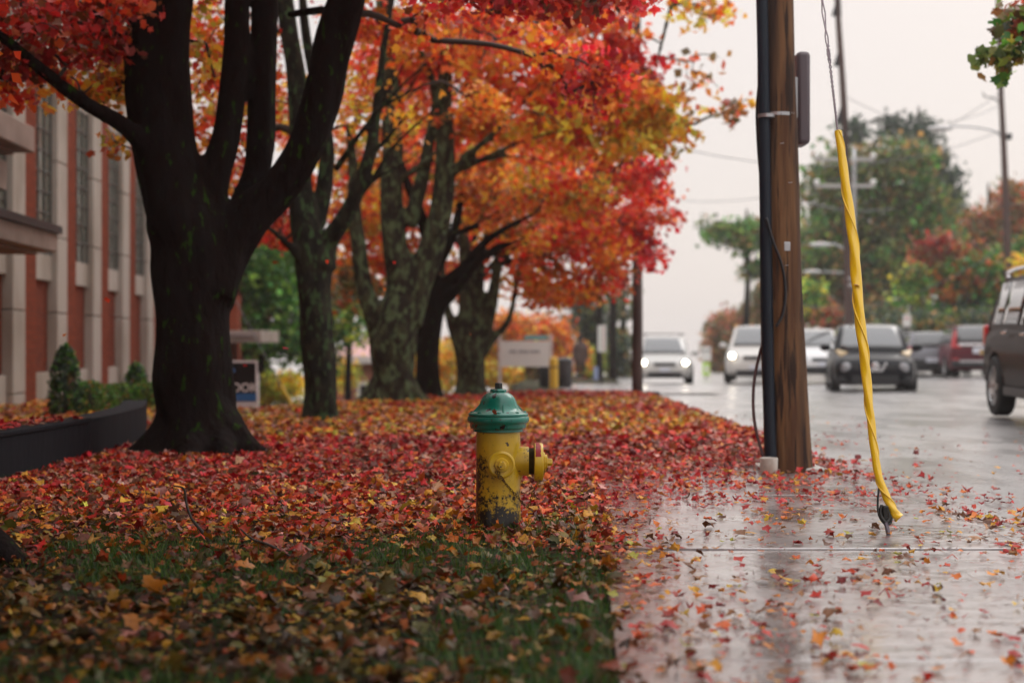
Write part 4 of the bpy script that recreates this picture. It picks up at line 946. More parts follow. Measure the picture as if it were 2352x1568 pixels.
# ------------------------------------------------------------------ wooden utility pole with its fittings
PY = 10.3
M['wood'] = mat('pole_wood', (.16, .078, .034), .8, spec=.3, var=[((.08, .034, .016), 7, 6, .40, .6), ((.028, .014, .009), 16, 8, .53, .62), ((.24, .13, .065), 5, 4, .6, .78), ((.02, .012, .010), 2.2, 6, .56, .70)], bump=(22, .6, .015), stretch=(1.6, 1.6, .12))
M['wood_dark'] = mat('dark_pole_wood', (.060, .038, .030), .75, var=[((.03, .02, .016), 12, 6, .42, .62), ((.10, .055, .03), 6, 4, .6, .75)], bump=(22, .6, .015), stretch=(1.6, 1.6, .12))
M['conduit'] = mat('dark_blue_conduit', (.008, .013, .022), .5, spec=.3); M['cable'] = mat('black_cable', (.012, .012, .015), .4)
M['galv'] = mat('galvanised_steel', (.42, .42, .43), .35, .8); M['pot'] = mat('off_white_plastic', (.62, .58, .52), .5, var=[((.35, .3, .25), 9, 5, .5, .75)])
up_ = empty('utility_pole', gp(1812, PY), 'large brown wooden utility pole with a dark conduit, standing on the wet pavement', 'utility pole')
def pp(x, y, dY=0): return px(x, y, PY + dY)
m_ = MB(); pts = [(1814, 1100, 58), (1812, 1083, 56.5), (1803, 900, 52), (1796, 750, 49.5), (1791, 500, 46), (1785, 250, 44), (1780, 0, 42), (1772, -600, 38), (1762, -1500, 33)]
P = catmull([pp(a, b) for a, b, c in pts], 8); rr = [float(np.interp(i / (len(P) - 1) * (len(pts) - 1), range(len(pts)), [c for _, _, c in pts])) * PY / F for i in range(len(P))]
m_.tube(P, rr, 36, wob=.05, seed=2); at(m_.build('pole', M['wood'], ang=0), up_)
m_ = MB(); Q = catmull([pp(1778, 1092, -.17), pp(1772, 900, -.14), pp(1768, 700, -.13), pp(1763, 400, -.12), pp(1758, 100, -.12), pp(1754, -100, -.12), pp(1746, -700, -.1)], 6)
m_.tube([q + Vector((-.018, 0, 0)) for q in Q], .042, 14, prof=lambda a, t: 1.0); at(m_.build('conduit', M['conduit'], ang=0), up_)
m_ = MB(); c = pp(1784, 267); m_.lathe([(.136, -.012), (.1395, -.012), (.1395, .012), (.136, .012)], 36, c); m_.lathe([(.057, -.012), (.060, -.012), (.060, .012), (.057, .012)], 20, pp(1760, 267, -.12)); at(m_.build('strap', M['galv']), up_)
m_ = MB(); m_.tube(catmull([pp(1760, 500, -.18), pp(1776, 555, -.19), pp(1796, 610, -.18), pp(1804, 670, -.17), pp(1798, 720, -.17), pp(1783, 750, -.17)], 8), .0105, 8); at(m_.build('cable', M['cable'], ang=0), up_)
m_ = MB(); m_.tube(catmull([pp(1741, -100), pp(1741, 60), pp(1745, 160), pp(1738, 250), pp(1741, 340), pp(1747, 430), pp(1748, 600, -.05), pp(1752, 790, -.05)], 8), .0085, 8); at(m_.build('cable', M['cable'], ang=0), up_)
m_ = MB(); m_.tube(catmull([pp(1752, 790, -.05), pp(1745, 812, -.05), pp(1733, 870, -.06), pp(1730, 930, -.08), pp(1736, 985, -.1), pp(1752, 1045, -.14), pp(1760, 1070, -.16)], 8), .0115, 8); at(m_.build('ground_cable', mat('reddish_cable', (.09, .045, .045), .5), ang=0), up_)
for (x_, y_) in ((1800, 905), (1822, 840), (1806, 610), (1815, 420), (1796, 330), (1830, 960)):
    m_ = MB(); a = pp(x_, y_, -.150 + abs(x_ - 1805) * .0012); m_.tube([a + Vector((-.012, .02, 0)), a + Vector((-.012, -.004, 0)), a + Vector((.012, -.004, .003)), a + Vector((.012, .02, .003))], .0022, 5); at(m_.build('staple', M['galv'], ang=0), up_)
m_ = MB(); m_.box(pp(1808, 566, -.148), (.045, .012, .065)); at(m_.build('tag_plate', M['galv'], bevel=.004), up_)
pc = pp(1766, 1086, -.30); m_ = MB(); m_.lathe([(.054, -.004), (.060, .006), (.0625, .09), (.0635, .118), (.060, .120), (.057, .116), (.055, .02)], 28, (pc.x, pc.y, .014)); at(m_.build('plastic_sleeve', M['pot']), up_)
m_ = MB(); m_.box((2.02, PY + .1, .02), (.46, .5, .05)); at(m_.build('footing', mat('pale_footing', (.42, .40, .36), .6), bevel=.015), up_)
# flat housing on the far right side of the pole
sb = empty('pole_housing', pp(1843, 330, .25), 'narrow rounded grey housing with a red lens fixed to the wooden pole', 'housing')
a = pp(1843, 230, .22); m_ = MB(); m_.box((a.x - .012, a.y, a.z), (.10, .24, .68)); at(m_.build('shell', mat('mauve_grey_plastic', (.10, .075, .085), .5), bevel=.03), sb)
m_ = MB(); a = pp(1846, 311, .08); m_.box((a.x - .03, a.y + .05, a.z), (.03, .03, .05)); at(m_.build('lens', mat('red_lens', (.4, .01, .02), .2), bevel=.01), sb)
m_ = MB(); a = pp(1828, 230, .22); m_.box((a.x, a.y - .08, a.z), (.06, .05, .3)); at(m_.build('bracket', M['galv'], bevel=.005), sb)

# guy wire with its yellow guard and ground anchor
gw = empty('guy_wire', (1.85, 6.9, 0), 'slanting guy wire in a twisted bright yellow plastic guard beside the pole', 'guy wire')
def gy(y): 
    t = (max(0, 1235 - y)) / 1235 * .318; return 6.88 + 3.42 * t
def gpt(x, y): return px(x, y, gy(y))
path = [(1925, 302), (1935, 370), (1948, 460), (1960, 560), (1969, 660), (1978, 760), (1988, 850), (1999, 950), (2007, 1030), (2018, 1090), (2036, 1140), (2053, 1175), (2067, 1189)]
P = catmull([gpt(*q) for q in path], 14); n = len(P)
rad = [.0205 + .0085 * math.sin(math.pi * min(1, i / n * 1.6)) for i in range(n)]
rad = [r * .9 for r in rad]
rad = [r if i < n * .82 else r + .006 * (i / n - .82) / .18 for i, r in enumerate(rad)]
m_ = MB(); m_.tube(P, rad, 28, cap=False, prof=lambda a, t: 1 + .09 * math.cos(2 * (a + t * 30)) + (.10 if math.sin(a + t * 30) > .86 else 0) + .05 * math.cos(3 * a + t * 70))
M['guard'] = mat('yellow_plastic', (.80, .50, .008), .3, coat=.5, coatrough=.2, var=[((.55, .32, .01), 3, 4, .5, .75)], stretch=(1, 1, .3))
at(m_.build('guard', M['guard'], ang=50), gw)
m_ = MB(); m_.tube(P[-3:] , [.020, .022, .024], 20, cap=False); 
wp = [gpt(1886, -20), gpt(1902, 110), gpt(1914, 215), gpt(1924, 300)]; far = wp[0] + (wp[0] - wp[3]) * 5
for s_ in (-1, 1):
    m_ = MB(); Q = catmull([far] + wp, 30); L_ = len(Q)
    m_.tube([q + Vector((math.cos(i * 1.9 + s_ * 1.57), math.sin(i * 1.9 + s_ * 1.57), 0)) * .004 + Vector((s_ * .0065 * (1 - i / L_), 0, 0)) for i, q in enumerate(Q)], .0042, 6); at(m_.build('wire', mat('steel_strand', (.30, .26, .28), .45, .6), ang=0), gw)
m_ = MB()   # loops of wire and eye
m_.tube(catmull([gpt(2022, 1090), gpt(2019, 1120), gpt(2016, 1158), gpt(2020, 1185), gpt(2033, 1203), gpt(2046, 1200), gpt(2047, 1180), gpt(2038, 1155), gpt(2028, 1115)], 6), .0055, 8)
m_.tube(catmull([gpt(2026, 1160), gpt(2022, 1180), gpt(2033, 1199), gpt(2043, 1190), gpt(2038, 1165)], 6), .010, 8)
at(m_.build('thimble', M['hy_dark'], ang=0), gw)
m_ = MB(); a = gpt(2033, 1178); m_.box(a, (.028, .03, .075)); at(m_.build('clamp', M['hy_dark'], bevel=.006), gw)
m_ = MB(); m_.tube([gpt(2035, 1200), gpt(2043, 1236), gpt(2048, 1262)], [.011, .0105, .0105], 12); at(m_.build('anchor_rod', mat('grey_rod', (.12, .10, .12), .5, .6), ang=0), gw)
m_ = MB(); sp = []
for i in range(n):
    t = (P[min(i + 1, n - 1)] - P[max(0, i - 1)]).normalized(); u1 = (Vector((1, 0, 0)) - t * t.x).normalized(); u2 = t.cross(u1); a_ = math.pi / 2 - 30 * i / (n - 1)
    sp.append(P[i] + (u1 * math.cos(a_) + u2 * math.sin(a_)) * rad[i] * 1.07)
m_.tube(sp, .0042, 6); at(m_.build('seam', M['guard'], ang=0), gw)
o = leaves('maple_leaf', [gpt(1966, 654) + Vector((0, -.03, 0))], [.022], np.array([(.34, .15, .08)]), M['wetleaf'], curl=.2); tag(o, 'brown leaf caught on the yellow guard of the guy wire', 'leaf')

# ------------------------------------------------------------------ poles, wires and lamps farther off
M['far_pole'] = mat('weathered_pole', (.085, .05, .042), .8, var=[((.05, .03, .026), 3, 5, .4, .6)], stretch=(1, 1, .2))
def far_pole(label, pts, Y, m=None, name='utility_pole', cat='utility pole', foot=True):
    z = gp(pts[0][0], Y); r = empty(name, z, label, cat)
    mb = MB(); P = [px(a, b, Y) for a, b, c in pts]; P[0].z = z.z - .1
    mb.tube(catmull(P, 5), [float(np.interp(i / ((len(pts) - 1) * 5) * (len(pts) - 1), range(len(pts)), [c for _, _, c in pts])) * Y / F for i in range((len(pts) - 1) * 5 + 1)], 12)
    at(mb.build('pole', m or M['far_pole'], ang=0), r); return r
p2 = far_pole('dark utility pole rising through the red crowns at the road edge', [(1464, 900, 13), (1464, 600, 11.5), (1463, 200, 9.5), (1463, -300, 8)], 26.8)
m_ = MB(); m_.box((2.50, 26.8, gz(2.4, 26.8) + .03), (.54, .5, .09)); at(m_.build('base_slab', M['far_pole'], bevel=.02), p2)
p3 = far_pole('tall utility pole with angled brackets behind the black car', [(1955, 880, 12), (1950, 700, 11), (1941, 300, 8), (1923, 0, 6.5), (1915, -250, 6)], 44)
for y_ in (15, 130, 260):
    m_ = MB(); a = px(1930 + y_ * .04, y_, 44); m_.prism([a + Vector((-.02, 0, .55)), a + Vector((-.28, 0, -.30)), a + Vector((.02, 0, -.30))], (0, -.05, 0), (0, .05, 0)); at(m_.build('bracket', M['metal_dark'], smooth=False), p3)
for y_ in (640, 655):
    m_ = MB(); m_.lathe([(.155, -.05), (.155, .05)], 12, px(1951, y_, 44)); at(m_.build('band', M['galv']), p3)
p4 = far_pole('grey pole carrying two pale crossarms beyond the yellow guard', [(1962, 800, 6), (1962, 560, 5), (1962, 340, 4)], 66, M['galv'])
for y_ in (366, 427):
    m_ = MB(); a = px(1940, y_, 66); m_.box(a, (2.75, .14, .17)); ca = at(m_.build('crossarm', mat('pale_crossarm', (.42, .40, .38), .6), smooth=False), p4)
    for x_ in (-64, 66): m_ = MB(); m_.ball(px(1940 + x_, y_ - 8, 66), .14); at(m_.build('insulator', mat('white_insulator', (.8, .78, .75), .3)), p4)
p5 = far_pole('dark leafy topped utility pole at the right with a street lamp arm', [(2322, 800, 8), (2314, 560, 8.5), (2306, 350, 7), (2298, 180, 6), (2290, -100, 5)], 50)
def lamp_arm(root, pts, head, Y, m=M['galv']):
    m_ = MB(); m_.tube(catmull([px(a, b, Y) for a, b in pts], 8), .035, 8); at(m_.build('lamp_arm', m, ang=0), root)
    m_ = MB(); a = px(*head, Y); m_.ball(a, (.46, .18, .10), 14, 8); at(m_.build('lamp_head', mat('lamp_head_grey', (.55, .54, .53), .4)), root)
lamp_arm(p5, [(2306, 330), (2290, 305), (2250, 294), (2200, 290), (2180, 291)], (2160, 295), 50)
m_ = MB(); m_.box(px(2318, 314, 50), (.16, .16, .22)); at(m_.build('box', M['metal_dark'], bevel=.02), p5)
m_ = MB(); m_.tube(catmull([px(2300, 240, 50), px(2280, 225, 50), px(2262, 222, 50), px(2258, 212, 50)], 6), .025, 6); at(m_.build('small_bracket', M['metal_dark'], ang=0), p5)
l1 = far_pole('slim street lamp with a drooping arm beside the green trees', [(1950, 760, 3.5), (1950, 610, 3), (1948, 580, 2.5)], 58, M['galv'], 'street_lamp', 'street lamp')
lamp_arm(l1, [(1948, 585), (1938, 572), (1920, 562), (1900, 560)], (1884, 562), 58)
l2 = far_pole('second smaller street lamp further along, just right of the wooden pole', [(1960, 760, 3), (1960, 640, 2.4), (1956, 628, 2)], 70, M['galv'], 'street_lamp', 'street lamp')
lamp_arm(l2, [(1956, 630), (1930, 626), (1890, 624)], (1866, 624), 70)
M['wire'] = mat('wire', (.10, .095, .10), .5)
def wire(label, a, b, sag, r=.014):
    a = px(*a); b = px(*b); P = [a.lerp(b, t) + Vector((0, 0, -sag * 4 * t * (1 - t))) for t in [i / 24 for i in range(25)]]
    m_ = MB(); m_.tube(P, r, 5); tag(m_.build('overhead_wire', M['wire'], ang=0), label, 'wire', 'overhead wires crossing the sky')
wire('overhead wire running from the crimson leaves past the wooden pole', (1520, 330, 40), (2300, 300, 50), .9, .012)
wire('overhead wire meeting the upper end of the leafy topped pole', (1560, 460, 60), (2297, 215, 50), 1.2, .012)
wire('low pale wire crossing in front of the tall green tree', (1840, 460, 66), (2050, 480, 60), .25, .03)
wire('low wire just under the second street lamp', (1840, 700, 62), (2312, 560, 50), .9, .02)
wire('thin wire leaving the dark leafy pole to the right', (2312, 470, 50), (2450, 420, 48), .2, .02)
wire('thin wire hanging between the poles above the green trees', (1948, 225, 44), (2300, 240, 50), .7, .010)

# ------------------------------------------------------------------ signboard, bollard, bins, person, small signs
M['board'] = mat('white_board', (.72, .70, .66), .4); M['teal'] = mat('teal_topper', (.16, .42, .42), .5); M['bollard'] = mat('yellow_bollard_paint', (.62, .36, .02), .5); M['bin'] = mat('dark_bin', (.03, .028, .03), .5, var=[((.07, .06, .06), 3, 4, .5, .7)])
M['grey_text'] = mat('grey_lettering', (.35, .34, .34), .5)
QY = 36.0
sbd = empty('signboard', gp(1207, QY), 'wide white signboard on two pale posts behind the hydrant', 'sign')
flat('board', 1150, 783, 1262, 842, M['board'], 0, .08, sbd, QY)
flat('topper', 1205, 770, 1258, 780, M['teal'], 0, .08, sbd, QY)
for x_ in (1148, 1265):
    a = px(x_, 768, QY); b = gp(x_, QY); m_ = MB(); m_.box((a.x, QY, (a.z + b.z) / 2 - .1), (.08, .10, a.z - b.z + .2)); at(m_.build('post', mat('pale_post', (.6, .52, .48), .6), bevel=.01), sbd)
for i, (a_, b_) in enumerate(((1170, 1186), (1190, 1214), (1217, 1240))): flat('faded_lettering', a_, 804, b_, 810, M['grey_text'], .045, .01, sbd, QY)
bo = empty('bollard', gp(1272, 34.5), 'short yellow bollard at the end of the leafy verge', 'bollard')
g = gp(1272, 34.5); m_ = MB(); m_.lathe([(.105, -.1), (.105, .70), (.09, .75), (.05, .78)], 20, g); at(m_.build('post', M['bollard']), bo)
m_ = MB(); m_.lathe([(.108, .50), (.108, .56)], 20, g); at(m_.build('band', mat('dark_band', (.25, .14, .02), .5)), bo)
def bin_(label, x, Y, w, h):
    g = gp(x, Y); r = empty('litter_bin', g, label, 'bin')
    m_ = MB(); m_.lathe([(w * .40, 0), (w * .47, .05), (w * .5, h * .8), (w * .5, h * .86)], 20, g); at(m_.build('body', M['bin']), r)
    m_ = MB(); m_.lathe([(w * .53, h * .86), (w * .53, h * .91), (w * .40, h * .98), (w * .15, h)], 20, g); at(m_.build('lid', M['bin']), r)
bin_('dark bin immediately left of the yellow bollard', 1256, 36.6, .40, .74)
bin_('grey brown bin immediately right of the yellow bollard', 1298, 36.6, .38, .78)
def plate_sign(name, label, x, Y, x0, y0_, x1, y1_, m, m2=None, post=.03):
    g = gp(x, Y); r = empty(name, g, label, 'sign'); top = px(x, y0_, Y); m_ = MB(); m_.box((g.x, Y + .03, (top.z + g.z) / 2), (post * 2, .05, top.z - g.z)); at(m_.build('post', M['metal_dark'], smooth=False), r)
    flat('plate', x0, y0_, x1, y1_, m, 0, .02, r, Y); return r
v = plate_sign('vertical_sign', 'tall narrow white sign on a dark post, right of the walking person', 1382, 46, 1373, 747, 1392, 808, M['board'], post=.05)
flat('stripe', 1379, 750, 1381, 805, mat('faded_green', (.35, .5, .42), .5), .012, .006, v, 46); flat('stripe', 1384, 750, 1387, 805, mat('faded_red', (.6, .35, .33), .5), .012, .006, v, 46)
v = plate_sign('roadside_sign', 'white and lime green road sign standing in the fog between the two oncoming cars', 1622, 60, 1612, 796, 1633, 828, M['board'])
flat('lime_panel', 1614, 832, 1630, 862, mat('lime_green', (.45, .75, .06), .5), .0, .04, v, 60); flat('lime_centre', 1618, 838, 1627, 855, M['board'], .03, .02, v, 60); flat('black_mark', 1615, 803, 1619, 808, M['metal_dark'], .02, .01, v, 60); flat('black_mark', 1625, 803, 1630, 808, M['metal_dark'], .02, .01, v, 60)
v = plate_sign('parking_sign', 'small white sign with faint red print above the grey suv', 2083, 52, 2074, 722, 2092, 750, M['board'])
flat('print', 2077, 729, 2089, 732, mat('faded_red_print', (.6, .2, .2), .5), .012, .01, v, 52)
v = plate_sign('blue_sign', 'small pale blue and white sign right of the person', 1371, 50, 1364, 842, 1374, 872, mat('pale_blue', (.35, .42, .65), .5))
mb = MB(); 
for i_, (x_, w_) in enumerate(((1376, 9), (1408, 10))):
    far_pole(('bare grey brown trunk directly behind the vertical white sign', 'bare dark trunk right of the vertical white sign')[i_], [(x_, 885, w_), (x_, 780, w_ * .9), (x_, 640, w_ * .8), (x_, 480, w_ * .6)], 60 + i_ * 2, M['bark_dark'], 'tree_trunk', 'tree')

# person walking away, far down the path
QP = 53.0; g = gp(1333, QP); s_ = 1.74 / 1.8
pr_ = empty('person', g, 'person in a brown coat and dark hood walking away past the orange tree', 'person')
def pw(x, y, z): return g + Vector((x, y, z)) * s_
skin = mat('skin', (.35, .2, .14), .6); coat = mat('brown_coat', (.085, .05, .042), .85); trou = mat('dark_trousers', (.03, .022, .024), .8); hood = mat('dark_hood', (.03, .024, .026), .9)
m_ = MB()
m_.tube(catmull([pw(-.09, 0, .95), pw(-.10, -.06, .52), pw(-.09, .03, .09)], 5), list(np.interp(range(11), [0, 5, 10], [.095, .065, .045])), 12)
m_.tube(catmull([pw(.09, 0, .95), pw(.10, .14, .53), pw(.09, .22, .10)], 5), list(np.interp(range(11), [0, 5, 10], [.095, .065, .045])), 12)
m_.tube([pw(-.09, -.08, .045), pw(-.09, .16, .04)], [.05, .045], 10); m_.tube([pw(.09, .12, .07), pw(.09, .36, .045)], [.05, .045], 10)
m_.tube(catmull([pw(0, 0, .88), pw(0, 0, 1.1), pw(0, 0, 1.35), pw(0, 0, 1.47), pw(0, .01, 1.56)], 4), list(np.interp(range(17), [0, 4, 8, 12, 16], [.15, .14, .17, .09, .055])), 14)
for sg_ in (-1, 1):
    m_.tube(catmull([pw(.17 * sg_, 0, 1.42), pw(.235 * sg_, -.02 * sg_, 1.14), pw(.25 * sg_, .08 * sg_, .88)], 5), list(np.interp(range(11), [0, 5, 10], [.06, .045, .03])), 10)
    m_.ball(pw(.25 * sg_, .08 * sg_, .82), (.032, .04, .05), 10, 6)
    for q in range(4): m_.tube([pw(.25 * sg_, (.05 + q * .02) * 1 + (.0 if sg_ > 0 else -.14), .80), pw(.245 * sg_, (.05 + q * .02) + (.0 if sg_ > 0 else -.14), .725 + abs(q - 1.5) * .01)], [.010, .008], 6)
    m_.tube([pw(.24 * sg_, .11 * sg_, .83), pw(.225 * sg_, .13 * sg_, .77)], [.012, .009], 6)
m_.ball(pw(0, .02, 1.67), (.075, .095, .115), 14, 10); m_.ball(pw(0, .115, 1.66), (.015, .02, .02), 8, 5)
at(m_.build('body', skin, remesh=.014), pr_)
m_ = MB(); m_.tube(catmull([pw(0, 0, .62), pw(0, 0, .8), pw(0, 0, 1.1), pw(0, 0, 1.3), pw(0, 0, 1.46), pw(0, 0, 1.53)], 4), list(np.interp(range(21), [0, 4, 8, 12, 16, 20], [.19, .215, .205, .215, .17, .08])), 16)
for sg_ in (-1, 1): m_.tube(catmull([pw(.16 * sg_, 0, 1.43), pw(.25 * sg_, -.02 * sg_, 1.14), pw(.262 * sg_, .07 * sg_, .87)], 5), list(np.interp(range(11), [0, 5, 10], [.085, .066, .055])), 12)
at(m_.build('coat', coat, remesh=.02), pr_)
m_ = MB(); m_.ball(pw(0, -.01, 1.68), (.105, .115, .135), 14, 10); m_.tube([pw(0, -.02, 1.48), pw(0, -.02, 1.62)], [.12, .09], 12); at(m_.build('hood', hood, remesh=.02), pr_)
m_ = MB()
m_.tube(catmull([pw(-.09, 0, .85), pw(-.10, -.06, .52), pw(-.09, .03, .10)], 5), list(np.interp(range(11), [0, 5, 10], [.11, .08, .062])), 12)
m_.tube(catmull([pw(.09, 0, .85), pw(.10, .14, .53), pw(.09, .22, .11)], 5), list(np.interp(range(11), [0, 5, 10], [.11, .08, .062])), 12)
at(m_.build('trousers', trou, remesh=.02), pr_)

# far house with the pink roof, and things round it
hs = empty('house', gp(825, 62), 'low pink roofed brick house with white trim glimpsed between the maple trunks', 'house')
def hbox(nm, x0, y0_, x1, y1_, Y, dep, m):
    a = px(x0, y0_, Y); b = px(x1, y1_, Y); m_ = MB(); m_.box(((a.x + b.x) / 2, Y + dep / 2, (a.z + b.z) / 2), (abs(b.x - a.x), dep, abs(a.z - b.z))); return at(m_.build(nm, m, smooth=False), hs)
hbox('wall', 770, 832, 900, 965, 62, 5, brick_mat('pale_brick', (.38, .13, .08), (.33, .11, .07), (.3, .2, .16)))
hbox('fascia', 758, 818, 905, 834, 61.4, 5, mat('pale_fascia', (.6, .55, .52), .5))
a = px(758, 818, 61.4); b = px(905, 818, 61.4); m_ = MB(); m_.add([a, b, b + Vector((-.6, 4, 1.15)), a + Vector((1.6, 4, 1.15)), b + Vector((0, 8, 0)), a + Vector((0, 8, 0))], [(0, 1, 2, 3), (3, 2, 4, 5), (0, 3, 5), (1, 4, 2)]); at(m_.build('roof', mat('pink_roof', (.50, .27, .25), .6), smooth=False), hs)
f = hbox('window', 826, 884, 862, 925, 61.9, .1, M['doorglass']); hbox('window_frame', 820, 876, 826, 925, 61.8, .15, M['board']); hbox('window_frame', 862, 876, 868, 925, 61.8, .15, M['board']); hbox('window_frame', 826, 876, 862, 884, 61.8, .15, M['board']); hbox('ramp_rail', 800, 925, 870, 933, 60.5, .2, M['board'])
pg = px(582, 955, 30); pd = empty('white_pillar', (pg.x, 30, gz(pg.x, 30)), 'rounded white pillar just right of the yard sign', 'pillar')
m_ = MB(); gg = gz(pg.x, 30); m_.tube([(pg.x, 30, gg - .1), (pg.x, 30, px(0, 860, 30).z), (pg.x, 30, px(0, 845, 30).z)], [.12, .12, .07], 16); at(m_.build('shaft', M['board']), pd)
m_ = MB(); m_.lathe([(.17, -.05), (.17, .12), (.13, .16)], 16, (pg.x, 30, gg)); at(m_.build('base', M['board']), pd)
g = gp(668, 33); yp = empty('yellow_strut', g, 'slanting yellow pole in front of the parked silver car', 'pole')
m_ = MB(); m_.tube([px(683, 960, 33), px(668, 925, 33), px(645, 885, 33)], .045, 10); at(m_.build('guard', M['guard']), yp)
m_ = MB(); m_.tube([px(645, 885, 33), px(600, 800, 33.5), px(520, 650, 34)], .012, 6); at(m_.build('wire', M['wire']), yp)

# leaves in the air
for x_, y_, Y_, c_, s_, lab in ((659, 798, 9.5, (.30, .010, .014), .040, 'large crimson falling leaf blurred in front of the green tree'), (750, 601, 13, (.75, .06, .02), .030, 'bright red falling leaf against the fork of the slim maple'),
      (247, 687, 11, (.70, .06, .02), .032, 'orange red falling leaf in front of the cream building fins'), (151, 768, 11, (.78, .22, .02), .030, 'orange falling leaf above the tall conical evergreen'),
      (562, 840, 13, (.35, .015, .02), .030, 'dark red leaf drifting across the top of the yard sign'), (1081, 768, 14, (.8, .2, .02), .026, 'small orange falling leaf against the last clear maple trunk'),
      (905, 602, 14, (.6, .03, .02), .026, 'red falling leaf against the broad lichen maple'), (884, 665, 14, (.78, .2, .02), .024, 'orange falling leaf left of the broad lichen maple stem')):
    o = leaves('maple_leaf', [px(x_, y_, Y_)], [s_], np.array([c_]), M['leaf'], curl=.3); tag(o, lab, 'leaf', 'leaves falling through the air')

# ------------------------------------------------------------------ vehicles
def carpaint(name, c, rough=.35): return mat(name, c, rough, spec=.1, coat=.14, coatrough=.08)
M['tyre'] = mat('tyre', (.012, .012, .012), .8); M['rim'] = mat('alloy_rim', (.45, .44, .44), .3, .9); M['carglass'] = mat('car_glass', (.015, .017, .02), .04, spec=1.0, coat=1); M['trimb'] = mat('black_trim', (.012, .012, .014), .45)
M['chrome'] = mat('chrome', (.75, .74, .74), .12, 1.0); M['taill'] = mat('tail_lamp', (.5, .012, .02), .15, coat=1); M['plate'] = mat('number_plate', (.6, .62, .68), .4)
M['lampglass'] = mat('lamp_glass', (.28, .28, .29), .15, .3, coat=.5); M['lit'] = mat('lit_headlamp', (.9, .9, .85), .3, emis=((1, .88, .70), 11)); M['drl'] = mat('lit_side_lamp', (.32, .24, .12), .3, emis=((1, .6, .25), .12)); M['well'] = mat('wheel_well', (.006, .006, .006), .9)
def lerp_tab(T, u): return float(np.interp(u, [t[0] for t in T], [t[1] for t in T]))
def car(label, cat, x, Y, heading, paint, L=4.3, Wd=1.8, H=1.6, kind='suv', glass='carglass', wheel=.34, ybase=None, group=None):
    """heading: angle the nose points to, measured from world +X"""
    Xw = (x - 1176) / F * Y; z = gz(Xw, Y) + .004
    if ybase is not None: z = CH - (ybase - 784) / F * Y
    root = empty({'suv': 'suv', 'sedan': 'car'}[kind], (Xw, Y, z), label, cat, rz=heading, group=group)
    hw = Wd / 2
    if kind == 'suv':
        zt = [(0, .50), (.012, .60), (.04, .635), (.3, .63), (.60, .605), (.70, .60), (.76, .585), (.90, .53), (.965, .485), (.99, .42), (1, .34)]
        g = dict(b0=.03, r0=.115, r1=.56, b1=.735)
    else:
        zt = [(0, .48), (.012, .60), (.05, .66), (.16, .68), (.3, .655), (.60, .64), (.70, .625), (.80, .59), (.93, .52), (.98, .45), (1, .36)]
        g = dict(b0=.13, r0=.30, r1=.55, b1=.74)
    wt = [(0, .80), (.01, .90), (.05, .965), (.15, .995), (.5, 1), (.82, .995), (.92, .96), (.97, .88), (.99, .78), (1, .66)]
    zb = [(0, .22), (.05, .155), (.12, .135), (.88, .135), (.95, .15), (1, .20)]
    us = [0, .006, .015, .03, .05, .08, .12, .17, .22, .28, .35, .42, .5, .58, .65, .7, .75, .8, .84, .88, .92, .95, .97, .985, .994, 1]
    mb = MB(); vs = []; m = 14
    for u in us:
        X_ = (u - .5) * L; a = lerp_tab(wt, u) * hw; t = lerp_tab(zt, u) * H; b = lerp_tab(zb, u) * H; h = t - b
        half_ = [(0, b), (.80 * a, b), (.93 * a, b + .05 * h), (.985 * a, b + .20 * h), (1.0 * a, b + .45 * h), (.995 * a, b + .66 * h), (.965 * a, b + .86 * h), (.91 * a, b + .96 * h), (.80 * a, t), (.45 * a, t + .014 * H), (0, t + .02 * H)]
        ring = half_ + [(-p, q) for p, q in half_[-2:0:-1]]
        vs += [(X_, p, q) for p, q in ring]; m = len(ring)
    fs = [(i * m + j, i * m + (j + 1) % m, (i + 1) * m + (j + 1) % m, (i + 1) * m + j) for i in range(len(us) - 1) for j in range(m)]
    fs += [tuple(range(m)), tuple((len(us) - 1) * m + j for j in range(m))[::-1]]
    mb.add(vs, fs); body = mb.build('body', paint, ang=35); 
    # wheel arches cut out
    wx = (-L * .305, L * .315); cut = MB()
    for X_ in wx:
        for s in (-1, 1): cut.lathe([(wheel * 1.16, -.30), (wheel * 1.16, .2)], 28, (X_, s * (hw + .0), wheel * 1.0), Matrix.Rotation(R(-90 * s), 3, 'X'))
    co = cut.build('cutter', M['well']); bo_ = body.modifiers.new('c', 'BOOLEAN'); bo_.object = co; bo_.operation = 'DIFFERENCE'; bo_.solver = 'EXACT'
    dg = bpy.context.evaluated_depsgraph_get(); me = bpy.data.meshes.new_from_object(body.evaluated_get(dg)); body.modifiers.clear(); body.data = me; bpy.data.objects.remove(co)
    me.shade_smooth(); me.set_sharp_from_angle(angle=R(35))
    body.parent = root
    def part(mb, nm, m, par=root, **k): o = mb.build(nm, m, **k); o.parent = par; return o
    # greenhouse
    belt = lambda u: lerp_tab(zt, u) * H
    def tz(u):
        if u < g['r0']: return belt(g['b0']) + (H * .985 - belt(g['b0'])) * math.sin(math.pi / 2 * ((u - g['b0']) / (g['r0'] - g['b0']))) ** (1.0 if kind == 'suv' else 1.2)
        if u > g['r1']:
            q = (u - g['r1']) / (g['b1'] - g['r1']); return belt(g['b1']) + (H * .985 - belt(g['b1'])) * (1 - q ** 1.25)
        q = (u - g['r0']) / (g['r1'] - g['r0']); return H * (.985 + .015 * math.sin(math.pi * q))
    uu = list(np.linspace(g['b0'], g['r0'], 7)) + list(np.linspace(g['r0'], g['r1'], 8))[1:] + list(np.linspace(g['r1'], g['b1'], 8))[1:]
    mb = MB(); vs = []
    def half_w(u, zf):   # zf 0 at belt .. 1 at roof
        return hw * (.90 - .17 * zf) * (1 if .1 < u < .6 else .985)
